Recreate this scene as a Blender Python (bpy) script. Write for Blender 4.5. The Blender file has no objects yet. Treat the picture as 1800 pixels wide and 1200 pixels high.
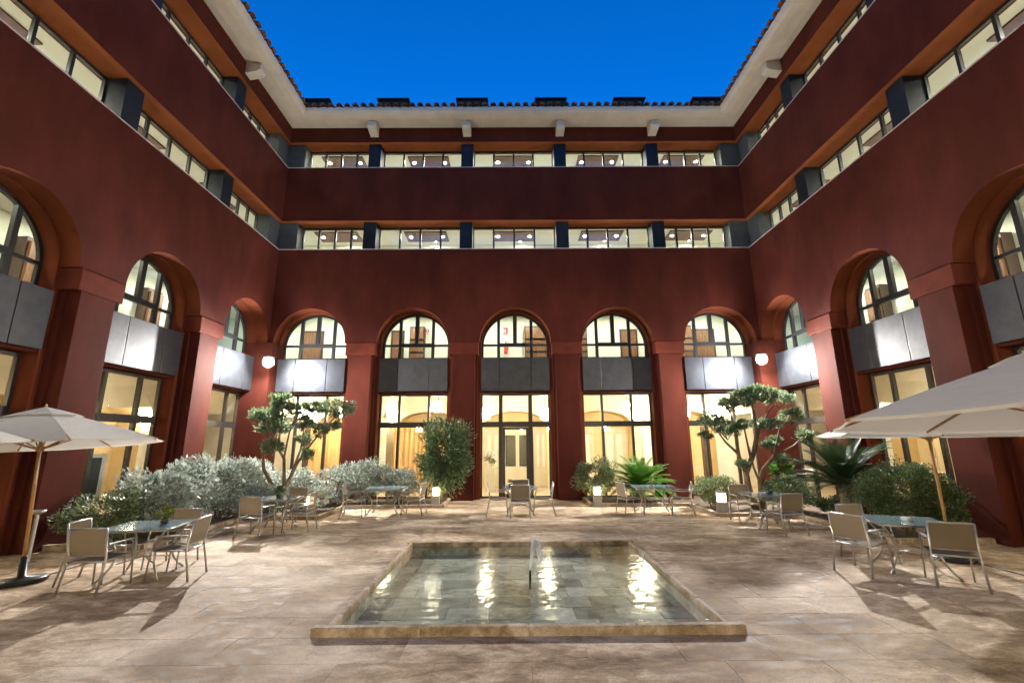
import bpy, math, random
import numpy as np
from mathutils import Vector, Matrix
C = bpy.context.scene.collection
R = math.radians
rnd = random.Random(7)

# ---------------------------------------------------------------- camera, sky, exposure
cam = bpy.data.cameras.new('camera'); co = bpy.data.objects.new('camera', cam); C.objects.link(co)
cam.sensor_width = 36.0; cam.lens = 15.84; cam.clip_start = 0.05; cam.clip_end = 500
co.location = (-0.178, 0.0, 2.0)
_p, _y, _r = R(12.53), R(0.212), R(-0.377)
fw = Vector((math.sin(_y) * math.cos(_p), math.cos(_y) * math.cos(_p), math.sin(_p)))
rt = Vector((math.cos(_y), -math.sin(_y), 0)); up = rt.cross(fw)
r2 = rt * math.cos(_r) + up * math.sin(_r); u2 = up * math.cos(_r) - rt * math.sin(_r)
co.rotation_euler = Matrix((r2, u2, -fw)).transposed().to_euler()
bpy.context.scene.camera = co

world = bpy.data.worlds.new('World'); bpy.context.scene.world = world; world.use_nodes = True
wn = world.node_tree.nodes; wl = world.node_tree.links
bg = wn['Background']
sky = wn.new('ShaderNodeTexSky'); sky.sky_type = 'NISHITA'; sky.sun_disc = False
sky.sun_elevation = R(14); sky.sun_rotation = R(180); sky.ozone_density = 6.0; sky.air_density = 1.0; sky.dust_density = 0.2
tint = wn.new('ShaderNodeMix'); tint.data_type = 'RGBA'; tint.blend_type = 'MULTIPLY'; tint.inputs[0].default_value = 1.0
tint.inputs[7].default_value = (0.02, 1.7, 3.0, 1)
wl.new(sky.outputs[0], tint.inputs[6]); wl.new(tint.outputs[2], bg.inputs[0])
bg.inputs[1].default_value = 0.103

vs = bpy.context.scene.view_settings
vs.view_transform = 'Standard'; vs.look = 'None'; vs.exposure = 0.0; vs.gamma = 1.0; vs.use_curve_mapping = False
cy = bpy.context.scene.cycles
cy.use_denoising = True; cy.max_bounces = 8; cy.diffuse_bounces = 4; cy.glossy_bounces = 4; cy.transmission_bounces = 4
cy.transparent_max_bounces = 16; cy.sample_clamp_indirect = 6.0; cy.caustics_reflective = False; cy.caustics_refractive = False
FLOOD_W = 4500.0

# ---------------------------------------------------------------- materials
def nt(name):
    m = bpy.data.materials.new(name); m.use_nodes = True
    return m, m.node_tree.nodes, m.node_tree.links, m.node_tree.nodes['Principled BSDF']
def pmat(name, col, rough=0.6, metal=0.0, var=0.0, scale=3.0, bump=0.0, bscale=60.0, col2=None, emis=None, es=0.0, spec=0.5, objvar=0.0, world_space=True, stretch=(1, 1, 1)):
    m, n, l, b = nt(name)
    b.inputs['Base Color'].default_value = (*col, 1); b.inputs['Roughness'].default_value = rough
    b.inputs['Metallic'].default_value = metal; b.inputs['Specular IOR Level'].default_value = spec
    if emis: b.inputs['Emission Color'].default_value = (*emis, 1); b.inputs['Emission Strength'].default_value = es
    if world_space: src = n.new('ShaderNodeNewGeometry').outputs['Position']
    else: src = n.new('ShaderNodeTexCoord').outputs['Object']
    mp = n.new('ShaderNodeMapping'); mp.inputs['Scale'].default_value = stretch; l.new(src, mp.inputs[0]); src = mp.outputs[0]
    out = None
    if var or col2:
        t = n.new('ShaderNodeTexNoise'); t.inputs['Scale'].default_value = scale; t.inputs['Detail'].default_value = 7; t.inputs['Roughness'].default_value = 0.62
        l.new(src, t.inputs[0])
        rp = n.new('ShaderNodeValToRGB'); rp.color_ramp.elements[0].position = 0.32; rp.color_ramp.elements[1].position = 0.68
        c2 = col2 or tuple(min(1, c * (1 + var)) for c in col); c1 = col if col2 else tuple(c * (1 - var) for c in col)
        rp.color_ramp.elements[0].color = (*c1, 1); rp.color_ramp.elements[1].color = (*c2, 1)
        l.new(t.outputs[0], rp.inputs[0]); out = rp.outputs[0]
    if objvar:
        oi = n.new('ShaderNodeObjectInfo'); hs = n.new('ShaderNodeHueSaturation')
        mr = n.new('ShaderNodeMapRange'); mr.inputs[3].default_value = 1 - objvar; mr.inputs[4].default_value = 1 + objvar
        l.new(oi.outputs['Random'], mr.inputs[0]); l.new(mr.outputs[0], hs.inputs['Value'])
        if out: l.new(out, hs.inputs['Color'])
        else: hs.inputs['Color'].default_value = (*col, 1)
        out = hs.outputs[0]
    if out: l.new(out, b.inputs['Base Color'])
    if bump:
        t = n.new('ShaderNodeTexNoise'); t.inputs['Scale'].default_value = bscale; t.inputs['Detail'].default_value = 5
        l.new(src, t.inputs[0]); bp = n.new('ShaderNodeBump'); bp.inputs['Strength'].default_value = bump; bp.inputs['Distance'].default_value = 0.02
        l.new(t.outputs[0], bp.inputs['Height']); l.new(bp.outputs[0], b.inputs['Normal'])
    return m
def glass_mat(name, tint_=(0.93, 0.96, 0.95), ior=1.5, rough=0.0, bump=None):
    m, n, l, b = nt(name); n.remove(b)
    tr = n.new('ShaderNodeBsdfTransparent'); tr.inputs[0].default_value = (*tint_, 1)
    gl = n.new('ShaderNodeBsdfGlossy'); gl.inputs['Roughness'].default_value = rough
    fr = n.new('ShaderNodeLayerWeight'); pw = n.new('ShaderNodeMath'); pw.operation = 'POWER'; pw.inputs[1].default_value = 5.0
    f0 = ((ior - 1) / (ior + 1)) ** 2; ma = n.new('ShaderNodeMath'); ma.operation = 'MULTIPLY_ADD'; ma.inputs[1].default_value = 1 - f0; ma.inputs[2].default_value = f0
    l.new(fr.outputs['Facing'], pw.inputs[0]); l.new(pw.outputs[0], ma.inputs[0])
    mx = n.new('ShaderNodeMixShader'); l.new(ma.outputs[0], mx.inputs[0]); l.new(tr.outputs[0], mx.inputs[1]); l.new(gl.outputs[0], mx.inputs[2])
    l.new(mx.outputs[0], n['Material Output'].inputs[0])
    if bump:
        g = n.new('ShaderNodeNewGeometry'); bp = n.new('ShaderNodeBump'); bp.inputs['Strength'].default_value = bump[1]; bp.inputs['Distance'].default_value = 0.05
        t = n.new('ShaderNodeTexNoise'); t.inputs['Scale'].default_value = bump[0]; t.inputs['Detail'].default_value = 1.0
        l.new(g.outputs['Position'], t.inputs[0]); l.new(t.outputs[0], bp.inputs['Height'])
        l.new(bp.outputs[0], gl.inputs['Normal']); l.new(bp.outputs[0], fr.inputs['Normal'])
    return m
def emit_mat(name, col, s):
    m, n, l, b = nt(name); n.remove(b); e = n.new('ShaderNodeEmission'); e.inputs[0].default_value = (*col, 1); e.inputs[1].default_value = s
    l.new(e.outputs[0], n['Material Output'].inputs[0]); return m
def leaf_mat(name, col, col2, rough=0.45, trans=0.25, under=None):
    m, n, l, b = nt(name)
    g = n.new('ShaderNodeNewGeometry'); rp = n.new('ShaderNodeValToRGB')
    rp.color_ramp.elements[0].color = (*col, 1); rp.color_ramp.elements[1].color = (*col2, 1)
    l.new(g.outputs['Random Per Island'], rp.inputs[0]); l.new(rp.outputs[0], b.inputs['Base Color'])
    b.inputs['Roughness'].default_value = rough
    tr = n.new('ShaderNodeBsdfTranslucent'); l.new(rp.outputs[0], tr.inputs[0])
    mx = n.new('ShaderNodeMixShader'); mx.inputs[0].default_value = trans; l.new(b.outputs[0], mx.inputs[1]); l.new(tr.outputs[0], mx.inputs[2])
    l.new(mx.outputs[0], n['Material Output'].inputs[0]); return m
def cloth_mat(name, col, trans=0.35, weave=0.0):
    m, n, l, b = nt(name); b.inputs['Base Color'].default_value = (*col, 1); b.inputs['Roughness'].default_value = 0.85
    tr = n.new('ShaderNodeBsdfTranslucent'); tr.inputs[0].default_value = (*col, 1)
    mx = n.new('ShaderNodeMixShader'); mx.inputs[0].default_value = trans; l.new(b.outputs[0], mx.inputs[1]); l.new(tr.outputs[0], mx.inputs[2])
    o = mx.outputs[0]
    if weave:
        tp = n.new('ShaderNodeBsdfTransparent'); m2 = n.new('ShaderNodeMixShader'); m2.inputs[0].default_value = weave
        l.new(o, m2.inputs[1]); l.new(tp.outputs[0], m2.inputs[2]); o = m2.outputs[0]
    g = n.new('ShaderNodeNewGeometry'); t = n.new('ShaderNodeTexNoise'); t.inputs['Scale'].default_value = 6; t.inputs['Detail'].default_value = 6
    l.new(g.outputs['Position'], t.inputs[0]); bp = n.new('ShaderNodeBump'); bp.inputs['Strength'].default_value = 0.5; bp.inputs['Distance'].default_value = 0.04
    l.new(t.outputs[0], bp.inputs['Height']); l.new(bp.outputs[0], b.inputs['Normal'])
    l.new(o, n['Material Output'].inputs[0]); return m
def stone_mat(name, dark, mid, light, rough=0.42, objvar=0.10, stretch=(1, 1, 1)):
    m, n, l, b = nt(name)
    g = n.new('ShaderNodeNewGeometry'); mp = n.new('ShaderNodeMapping'); mp.inputs['Scale'].default_value = stretch; l.new(g.outputs['Position'], mp.inputs[0])
    oi = n.new('ShaderNodeObjectInfo')
    ad = n.new('ShaderNodeVectorMath'); ad.operation = 'MULTIPLY_ADD'; ad.inputs[1].default_value = (1, 1, 1)
    cb = n.new('ShaderNodeCombineXYZ'); ml = n.new('ShaderNodeMath'); ml.operation = 'MULTIPLY'; ml.inputs[1].default_value = 0.35
    l.new(oi.outputs['Random'], ml.inputs[0]); l.new(ml.outputs[0], cb.inputs[2]); l.new(mp.outputs[0], ad.inputs[0]); l.new(cb.outputs[0], ad.inputs[2])
    def noise(sc, det, dist=0.0, src=None):
        t = n.new('ShaderNodeTexNoise'); t.inputs['Scale'].default_value = sc; t.inputs['Detail'].default_value = det; t.inputs['Roughness'].default_value = 0.65; t.inputs['Distortion'].default_value = dist
        l.new(src or ad.outputs[0], t.inputs[0]); return t.outputs[0]
    a = noise(0.8, 9, 1.2); f = noise(7, 8, 0.6); fine = noise(70, 6)
    mx = n.new('ShaderNodeMix'); mx.inputs[0].default_value = 0.42; l.new(a, mx.inputs[2]); l.new(f, mx.inputs[3])
    rp = n.new('ShaderNodeValToRGB'); e = rp.color_ramp.elements
    e[0].position = 0.38; e[0].color = (*dark, 1); e[1].position = 0.62; e[1].color = (*light, 1); q = e.new(0.49); q.color = (*mid, 1)
    l.new(mx.outputs[0], rp.inputs[0])
    ov = n.new('ShaderNodeMix'); ov.data_type = 'RGBA'; ov.blend_type = 'OVERLAY'; ov.inputs[0].default_value = 0.8; l.new(rp.outputs[0], ov.inputs[6]); l.new(fine, ov.inputs[7])
    hs = n.new('ShaderNodeHueSaturation'); mr = n.new('ShaderNodeMapRange'); mr.inputs[3].default_value = 1 - objvar; mr.inputs[4].default_value = 1 + objvar
    l.new(oi.outputs['Random'], mr.inputs[0]); l.new(mr.outputs[0], hs.inputs['Value']); l.new(ov.outputs[2], hs.inputs['Color']); l.new(hs.outputs[0], b.inputs['Base Color'])
    rr = n.new('ShaderNodeMapRange'); rr.inputs[1].default_value = 0.35; rr.inputs[2].default_value = 0.65; rr.inputs[3].default_value = rough - 0.12; rr.inputs[4].default_value = min(1, rough + 0.2); b.inputs['Specular IOR Level'].default_value = 0.35
    l.new(f, rr.inputs[0]); l.new(rr.outputs[0], b.inputs['Roughness'])
    bp = n.new('ShaderNodeBump'); bp.inputs['Strength'].default_value = 0.18; bp.inputs['Distance'].default_value = 0.004
    l.new(f, bp.inputs['Height']); b2 = n.new('ShaderNodeBump'); b2.inputs['Strength'].default_value = 0.25; b2.inputs['Distance'].default_value = 0.004
    l.new(fine, b2.inputs['Height']); l.new(bp.outputs[0], b2.inputs['Normal']); l.new(b2.outputs[0], b.inputs['Normal'])
    return m

M = {}
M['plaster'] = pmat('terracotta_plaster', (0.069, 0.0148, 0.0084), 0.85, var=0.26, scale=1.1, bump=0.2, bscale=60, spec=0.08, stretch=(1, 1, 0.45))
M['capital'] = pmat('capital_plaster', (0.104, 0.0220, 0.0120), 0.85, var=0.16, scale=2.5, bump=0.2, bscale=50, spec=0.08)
M['lit_soffit'] = pmat('lit_soffit_plaster', (0.175, 0.050, 0.016), 0.85, var=0.14, scale=2.0, bump=0.2, bscale=45, spec=0.08)  # warm window light on the soffits painted in as a lighter orange
M['lit_reveal'] = pmat('lit_reveal_plaster', (0.118, 0.028, 0.0115), 0.85, var=0.16, scale=1.8, bump=0.2, bscale=45, spec=0.08)  # wall plaster in a lighter orange, tinted for warm light in the arches
M['navy'] = pmat('dark_cladding', (0.014, 0.016, 0.020), 0.5, 0.0, var=0.2, scale=6, spec=0.15)
M['cornerclad'] = pmat('grey_cladding', (0.075, 0.08, 0.075), 0.55, 0.0, var=0.15, scale=6, spec=0.15)
M['panel'] = pmat('zinc_panel', (0.065, 0.065, 0.07), 0.42, 0.6, var=0.18, scale=4, bump=0.05, bscale=20)
M['frame'] = pmat('bronze_frame', (0.025, 0.024, 0.023), 0.42, 0.3, var=0.2, scale=9)
M['gframe'] = pmat('brown_frame', (0.055, 0.045, 0.036), 0.42, 0.3, var=0.2, scale=9)
M['coping'] = pmat('coping', (0.45, 0.36, 0.30), 0.6, var=0.15, scale=6)
M['eave'] = pmat('eave_plaster', (0.50, 0.43, 0.33), 0.8, var=0.10, scale=2, bump=0.1, bscale=40)
M['tile'] = pmat('clay_tile', (0.17, 0.070, 0.032), 0.9, var=0.45, scale=7, objvar=0.3, bump=0.3, bscale=40)
M['roofbox'] = pmat('roof_box', (0.022, 0.022, 0.024), 0.7, var=0.2, spec=0.1)
M['glass'] = glass_mat('window_glass')
M['inwhite'] = pmat('interior_white', (0.78, 0.78, 0.68), 0.8, var=0.03)
M['inmint'] = pmat('interior_mint', (0.68, 0.75, 0.60), 0.8, var=0.03)
M['incream'] = pmat('interior_cream', (0.74, 0.67, 0.52), 0.8, var=0.06)
M['inyellow'] = pmat('interior_yellow', (0.72, 0.55, 0.30), 0.75, var=0.05)
M['infloor'] = pmat('interior_floor', (0.55, 0.42, 0.28), 0.35, var=0.12, scale=4)
M['ceilpanel'] = pmat('ceiling_panel', (0.075, 0.030, 0.020), 0.5, var=0.3, scale=5)
M['wood'] = pmat('interior_wood', (0.17, 0.085, 0.04), 0.45, var=0.4, scale=4, stretch=(6, 6, 0.8))
M['darkwood'] = pmat('dark_wood', (0.06, 0.035, 0.025), 0.45, var=0.4, scale=4, stretch=(6, 6, 0.8))
M['curtain'] = pmat('amber_curtain', (0.70, 0.42, 0.16), 0.8, var=0.25, scale=3, stretch=(9, 9, 0.3))
M['doorwhite'] = pmat('pale_door', (0.62, 0.58, 0.46), 0.5, var=0.06)
M['doorglass'] = pmat('dark_door_glass', (0.05, 0.06, 0.06), 0.08)
M['metal'] = pmat('brushed_aluminium', (0.46, 0.44, 0.41), 0.36, 0.75, var=0.1, scale=20)
M['black'] = pmat('black_metal', (0.012, 0.013, 0.014), 0.4, 0.2, var=0.3)
M['sling'] = cloth_mat('mesh_sling', (0.30, 0.235, 0.155), 0.35, 0.12)
M['canvas'] = cloth_mat('canvas', (0.74, 0.70, 0.62), 0.28)
M['pole'] = pmat('wood_pole', (0.40, 0.22, 0.08), 0.45, var=0.3, scale=6, stretch=(8, 8, 0.6))
M['tableglass'] = pmat('frosted_table_glass', (0.18, 0.25, 0.27), 0.10, var=0.12, scale=3)
M['soil'] = pmat('soil', (0.07, 0.045, 0.028), 0.95, var=0.6, scale=14, bump=0.9, bscale=30)
M['base'] = pmat('joint_mortar', (0.24, 0.16, 0.10), 0.9, var=0.3, scale=8, bump=0.4)
M['slab'] = stone_mat('travertine', (0.130, 0.076, 0.040), (0.375, 0.262, 0.162), (0.74, 0.60, 0.45), 0.74, 0.08, (0.55, 1.0, 1.0))
M['kerb'] = stone_mat('kerb_stone', (0.13, 0.085, 0.045), (0.35, 0.255, 0.165), (0.60, 0.51, 0.40), 0.7, 0.12)
M['pooltile'] = stone_mat('pool_tile', (0.15, 0.13, 0.10), (0.42, 0.41, 0.35), (0.66, 0.65, 0.57), 0.4, 0.32)
M['water'] = glass_mat('pool_water', (0.90, 0.94, 0.90), 1.38, 0.13, (5.0, 0.14))
M['jet'] = cloth_mat('jet_water', (0.95, 0.96, 0.97), 0.5, 0.10)
M['drain'] = pmat('drain_slot', (0.012, 0.010, 0.009), 0.8)
M['bark'] = pmat('bark', (0.16, 0.11, 0.07), 0.9, var=0.45, scale=12, bump=0.8, bscale=30, stretch=(1, 1, 0.4))
M['leaf'] = leaf_mat('olive_leaf', (0.04, 0.075, 0.03), (0.19, 0.25, 0.13))
M['darkleaf'] = leaf_mat('dark_bush_leaf', (0.03, 0.06, 0.02), (0.16, 0.22, 0.09), 0.4, 0.2)
M['oleander'] = leaf_mat('oleander_leaf', (0.035, 0.075, 0.025), (0.20, 0.27, 0.12))
M['silver'] = leaf_mat('silver_leaf', (0.18, 0.22, 0.17), (0.52, 0.56, 0.49), 0.45, 0.3)
M['bushleaf'] = leaf_mat('bush_leaf', (0.06, 0.10, 0.035), (0.30, 0.35, 0.19))
M['yellowleaf'] = leaf_mat('yellow_leaf', (0.09, 0.13, 0.02), (0.34, 0.34, 0.05))
M['cycad'] = leaf_mat('cycad_leaf', (0.045, 0.14, 0.012), (0.095, 0.225, 0.03), 0.4, 0.35)
M['cycaddark'] = leaf_mat('dark_cycad_leaf', (0.018, 0.045, 0.015), (0.05, 0.09, 0.035), 0.35, 0.15)
M['white'] = pmat('white_paint', (0.8, 0.8, 0.78), 0.4)
M['red'] = pmat('red_paint', (0.55, 0.03, 0.025), 0.4)
M['pot'] = pmat('pot_dark', (0.03, 0.03, 0.035), 0.4, var=0.2)
M['bollard'] = pmat('bollard_body', (0.42, 0.40, 0.37), 0.5, 0.3, var=0.1)
M['downlight'] = emit_mat('downlight', (1.0, 0.94, 0.82), 2000.0)
M['downlight1'] = emit_mat('downlight_first', (1.0, 0.93, 0.80), 1700.0)
M['sconce'] = emit_mat('sconce', (1.0, 0.85, 0.60), 125.0)
M['lobbylamp'] = emit_mat('lobby_lamp', (1.0, 0.86, 0.62), 110.0)
M['frontlamp'] = emit_mat('front_lobby_lamp', (1.0, 0.84, 0.60), 230.0)
M['bulb'] = emit_mat('bollard_glow', (1.0, 0.78, 0.45), 45.0)
M['floodlens'] = emit_mat('flood_lens', (0.94, 0.97, 1.0), 150.0)

# ---------------------------------------------------------------- mesh helpers
class MB:
    def __init__(s): s.v = []; s.f = []
    def poly(s, pts):
        k = len(s.v); s.v += [tuple(p) for p in pts]; s.f.append(tuple(range(k, k + len(pts)))); return s
    def box(s, x0, x1, y0, y1, z0, z1):
        k = len(s.v); s.v += [(x, y, z) for z in (z0, z1) for y in (y0, y1) for x in (x0, x1)]
        s.f += [tuple(k + i for i in q) for q in ((0, 2, 3, 1), (4, 5, 7, 6), (0, 1, 5, 4), (2, 6, 7, 3), (0, 4, 6, 2), (1, 3, 7, 5))]; return s
    def cbox(s, x0, x1, y0, y1, z0, z1, c=0.004):      # box with chamfered top
        k = len(s.v)
        s.v += [(x0, y0, z0), (x1, y0, z0), (x1, y1, z0), (x0, y1, z0), (x0, y0, z1 - c), (x1, y0, z1 - c), (x1, y1, z1 - c), (x0, y1, z1 - c),
                (x0 + c, y0 + c, z1), (x1 - c, y0 + c, z1), (x1 - c, y1 - c, z1), (x0 + c, y1 - c, z1)]
        for a in (0, 4):
            for i in range(4): s.f.append((k + a + i, k + a + (i + 1) % 4, k + a + 4 + (i + 1) % 4, k + a + 4 + i))
        s.f += [(k + 8, k + 9, k + 10, k + 11), (k + 3, k + 2, k + 1, k)]; return s
    def prism(s, pts, d0, d1, axis=1):                  # polygon in the plane across `axis`, extruded along it
        def mk(p, d): return (p[0], d, p[1]) if axis == 1 else ((d, p[0], p[1]) if axis == 0 else (p[0], p[1], d))
        n = len(pts); k = len(s.v); s.v += [mk(p, d0) for p in pts] + [mk(p, d1) for p in pts]
        s.f += [tuple(range(k, k + n)), tuple(range(k + 2 * n - 1, k + n - 1, -1))] + [(k + i, k + n + i, k + n + (i + 1) % n, k + (i + 1) % n) for i in range(n)]; return s
    def tube(s, pts, rad, n=8, cap=True):
        pts = [Vector(p) for p in pts]; m = len(pts)
        rs = rad if isinstance(rad, (list, tuple)) else [rad] * m
        k = len(s.v); ref = None
        for i, p in enumerate(pts):
            d = (pts[min(i + 1, m - 1)] - pts[max(i - 1, 0)]).normalized()
            if ref is None: ref = d.orthogonal().normalized()
            a = (ref - d * ref.dot(d)).normalized(); b = d.cross(a); ref = a
            for j in range(n):
                t = 2 * math.pi * j / n; s.v.append(tuple(p + (a * math.cos(t) + b * math.sin(t)) * rs[i]))
        for i in range(m - 1):
            for j in range(n): s.f.append((k + i * n + j, k + i * n + (j + 1) % n, k + (i + 1) * n + (j + 1) % n, k + (i + 1) * n + j))
        if cap: s.f += [tuple(range(k + n - 1, k - 1, -1)), tuple(range(k + (m - 1) * n, k + m * n))]
        return s
    def lathe(s, prof, n=20, c=(0, 0, 0)):
        k = len(s.v); m = len(prof)
        for r, z in prof:
            for j in range(n): t = 2 * math.pi * j / n; s.v.append((c[0] + r * math.cos(t), c[1] + r * math.sin(t), c[2] + z))
        for i in range(m - 1):
            for j in range(n): s.f.append((k + i * n + j, k + i * n + (j + 1) % n, k + (i + 1) * n + (j + 1) % n, k + (i + 1) * n + j))
        s.f += [tuple(range(k + n - 1, k - 1, -1)), tuple(range(k + (m - 1) * n, k + m * n))]; return s
    def mesh(s, name, mat, smooth=False):
        me = bpy.data.meshes.new(name); me.from_pydata(s.v, [], s.f); me.update()
        if mat: me.materials.append(M[mat])
        if smooth:
            for p in me.polygons: p.use_smooth = True
        return me
    def build(s, name, mat, parent=None, loc=(0, 0, 0), rot=(0, 0, 0), smooth=False):
        return inst(name, s.mesh(name, mat, smooth), parent, loc, rot)
def inst(name, me, parent=None, loc=(0, 0, 0), rot=(0, 0, 0), scale=(1, 1, 1)):
    o = bpy.data.objects.new(name, me); C.objects.link(o); o.location = loc; o.rotation_euler = rot; o.scale = scale
    if parent: o.parent = parent
    return o
def tag(o, label, cat, group=None):
    o['label'] = label; o['category'] = cat
    if group: o['group'] = group
    return o
def thing(name, label, cat, loc=(0, 0, 0), rz=0.0, group=None):
    o = bpy.data.objects.new(name, None); C.objects.link(o); o.location = loc; o.rotation_euler = (0, 0, rz); o.empty_display_size = 0.2
    return tag(o, label, cat, group)
def copy_thing(src, label, loc, rz, group=None):
    r = src.copy(); C.objects.link(r); r.location = loc; r.rotation_euler = (0, 0, rz); r['label'] = label
    for ch in list(src.children):
        c = ch.copy(); C.objects.link(c); c.parent = r
        for g in list(ch.children):
            d = g.copy(); C.objects.link(d); d.parent = c
    return r
def bev(o, w=0.01, seg=2):
    m = o.modifiers.new('edge', 'BEVEL'); m.width = w; m.segments = seg; m.limit_method = 'ANGLE'; m.angle_limit = R(40); return o
def structure(o): o['kind'] = 'structure'; return o
def stuff(o): o['kind'] = 'stuff'; return o

# ---------------------------------------------------------------- wings of the building
W, D, ZS, Z1, Z2, Z3, Z4, Z5 = 9.238, 16.5, 5.65, 9.42, 10.63, 13.01, 14.17, 14.85
WIN = 0.75           # depth of the arched and ground windows behind the wall face
REC = 0.65           # depth of the strip windows
def arcpts(c, r, z, n=28, a0=math.pi, a1=0.0): return [(c + r * math.cos(a0 + (a1 - a0) * i / n), z + r * math.sin(a0 + (a1 - a0) * i / n)) for i in range(n + 1)]
def arch_slab(mb, a, b, c, r, zlow, zs, ztop, y0, y1, intr=None):
    intr = intr or mb; ar = arcpts(c, r, zs)
    for y in (y0, y1):
        mb.poly([(a, y, zlow), (c - r, y, zlow), (c - r, y, ztop), (a, y, ztop)])
        mb.poly([(c + r, y, zlow), (b, y, zlow), (b, y, ztop), (c + r, y, ztop)])
        for i in range(len(ar) - 1):
            mb.poly([(ar[i][0], y, ar[i][1]), (ar[i + 1][0], y, ar[i + 1][1]), (ar[i + 1][0], y, ztop), (ar[i][0], y, ztop)])
    for i in range(len(ar) - 1):
        intr.poly([(ar[i][0], y0, ar[i][1]), (ar[i][0], y1, ar[i][1]), (ar[i + 1][0], y1, ar[i + 1][1]), (ar[i + 1][0], y0, ar[i + 1][1])])
    if zlow < zs:
        for x in (c - r, c + r): mb.poly([(x, y0, zlow), (x, y1, zlow), (x, y1, zs), (x, y0, zs)])
    mb.poly([(a, y0, zlow), (a, y1, zlow), (c - r, y1, zlow), (c - r, y0, zlow)])
    mb.poly([(c + r, y0, zlow), (c + r, y1, zlow), (b, y1, zlow), (b, y0, zlow)])
    mb.poly([(a, y0, ztop), (a, y1, ztop), (b, y1, ztop), (b, y0, ztop)])

# shared pieces
_tile = MB(); _n = 7
for ring, (r_, y_, dz) in enumerate(((0.115, 0.0, 0.0), (0.10, 0.45, 0.10))):
    for i in range(_n + 1):
        t = math.pi * i / _n
        for rr in (r_, r_ - 0.016): _tile.v.append((rr * math.cos(t), y_, dz + rr * math.sin(t)))
_q = 2 * (_n + 1)
for i in range(_n):
    a = 2 * i
    _tile.f += [(a, a + 2, _q + a + 2, _q + a), (a + 1, _q + a + 1, _q + a + 3, a + 3), (a, a + 1, a + 3, a + 2), (_q + a, _q + a + 2, _q + a + 3, _q + a + 1)]
TILE = _tile.mesh('roof_tile', 'tile', True)
PAN = MB()
for y_, dz in ((0.02, 0.0), (0.45, 0.10)):
    for i in range(5):
        t = math.pi + math.pi * i / 4
        PAN.v.append((0.10 * math.cos(t), y_, dz + 0.085 + 0.075 * math.sin(t)))
PAN.f = [(i, i + 1, i + 6, i + 5) for i in range(4)]
PAN = PAN.mesh('pan_tile', 'tile', True)
BRACKET = MB().prism([(0.0, 14.40), (-0.42, 14.47), (-0.52, 14.56), (-0.52, 14.78), (0.0, 14.84)], -0.17, 0.17, 0).mesh('bracket', 'eave')
CAPITAL = MB().box(-0.55, 0.55, -0.035, 0.44, 5.18, 5.645).mesh('capital', 'capital')
PIER = MB().box(-0.425, 0.425, 0.02, 0.30, 0.0, 5.18).box(-0.50, 0.50, 0.28, 0.45, 0.0, 5.17).mesh('pier', 'plaster')
NAVY = MB().box(-0.25, 0.25, 0.14, REC + 0.06, Z1 + 0.02, Z2 - 0.004).mesh('window_pier', 'navy')
NAVYUP = MB().box(-0.25, 0.25, 0.14, REC + 0.06, Z3 + 0.02, Z4 - 0.004).mesh('window_pier', 'navy')
def disc(r): return MB().poly([(r * math.cos(-i * R(30)), r * math.sin(-i * R(30)), 0) for i in range(12)])
LIGHT = disc(0.06).mesh('downlight', 'downlight')
LIGHT1 = disc(0.07).mesh('downlight', 'downlight1')
SCONCE = MB().box(-0.16, 0.16, -0.12, 0.0, -0.2, 0.2).mesh('wall_lamp', 'sconce')

def add_arch_window(par, c, r):
    f = MB(); z0 = 5.14; ri = r - 0.075; y0, y1 = WIN, WIN + 0.09
    outer = [(c + r, z0), (c + r, ZS)] + arcpts(c, r, ZS, 28, 0, math.pi)[1:-1] + [(c - r, ZS), (c - r, z0)]
    inner = [(c + ri, z0), (c + ri, ZS)] + arcpts(c, ri, ZS, 28, 0, math.pi)[1:-1] + [(c - ri, ZS), (c - ri, z0)]
    for i in range(len(outer) - 1):
        o0, o1, i0, i1 = outer[i], outer[i + 1], inner[i], inner[i + 1]
        f.poly([(o0[0], y0, o0[1]), (o1[0], y0, o1[1]), (i1[0], y0, i1[1]), (i0[0], y0, i0[1])])
        f.poly([(i0[0], y0, i0[1]), (i1[0], y0, i1[1]), (i1[0], y1, i1[1]), (i0[0], y1, i0[1])])
    h = lambda x: ZS + math.sqrt(max(0, ri * ri - x * x))
    xs = 0.64 * r / 1.3; zt = 5.68
    f.box(c - ri, c + ri, y0 + 0.002, y1, z0, z0 + 0.06); f.box(c - ri, c + ri, y0 + 0.003, y1, zt - 0.03, zt + 0.045)
    for sx in (-1, 1): f.box(c + sx * xs - 0.055, c + sx * xs + 0.055, y0 - 0.01, y1, z0, h(xs) + 0.02)
    f.box(c - 0.075, c + 0.075, y0 - 0.012, y1, zt, h(0) + 0.02)
    f.box(c - xs + 0.06, c + xs - 0.06, y0 - 0.011, y1, zt - 0.05, zt + 0.09)
    fr = f.build('arched_window', 'frame', par)
    gy0, gy1 = y0 + 0.04, y0 + 0.052
    for a, b in ((-ri, -xs), (-xs, xs), (xs, ri)):
        MB().box(c + a, c + b, gy0, gy1, z0 + 0.03, zt - 0.005).build('pane', 'glass', fr)
    for a, b in ((-ri, -xs), (-xs, 0), (0, xs), (xs, ri)):
        n = 8; top = [(c + a + (b - a) * i / n, h(a + (b - a) * i / n)) for i in range(n, -1, -1)]
        MB().prism([(c + a, zt + 0.005), (c + b, zt + 0.005)] + top, gy0, gy1).build('pane', 'glass', fr)
    return fr
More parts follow.
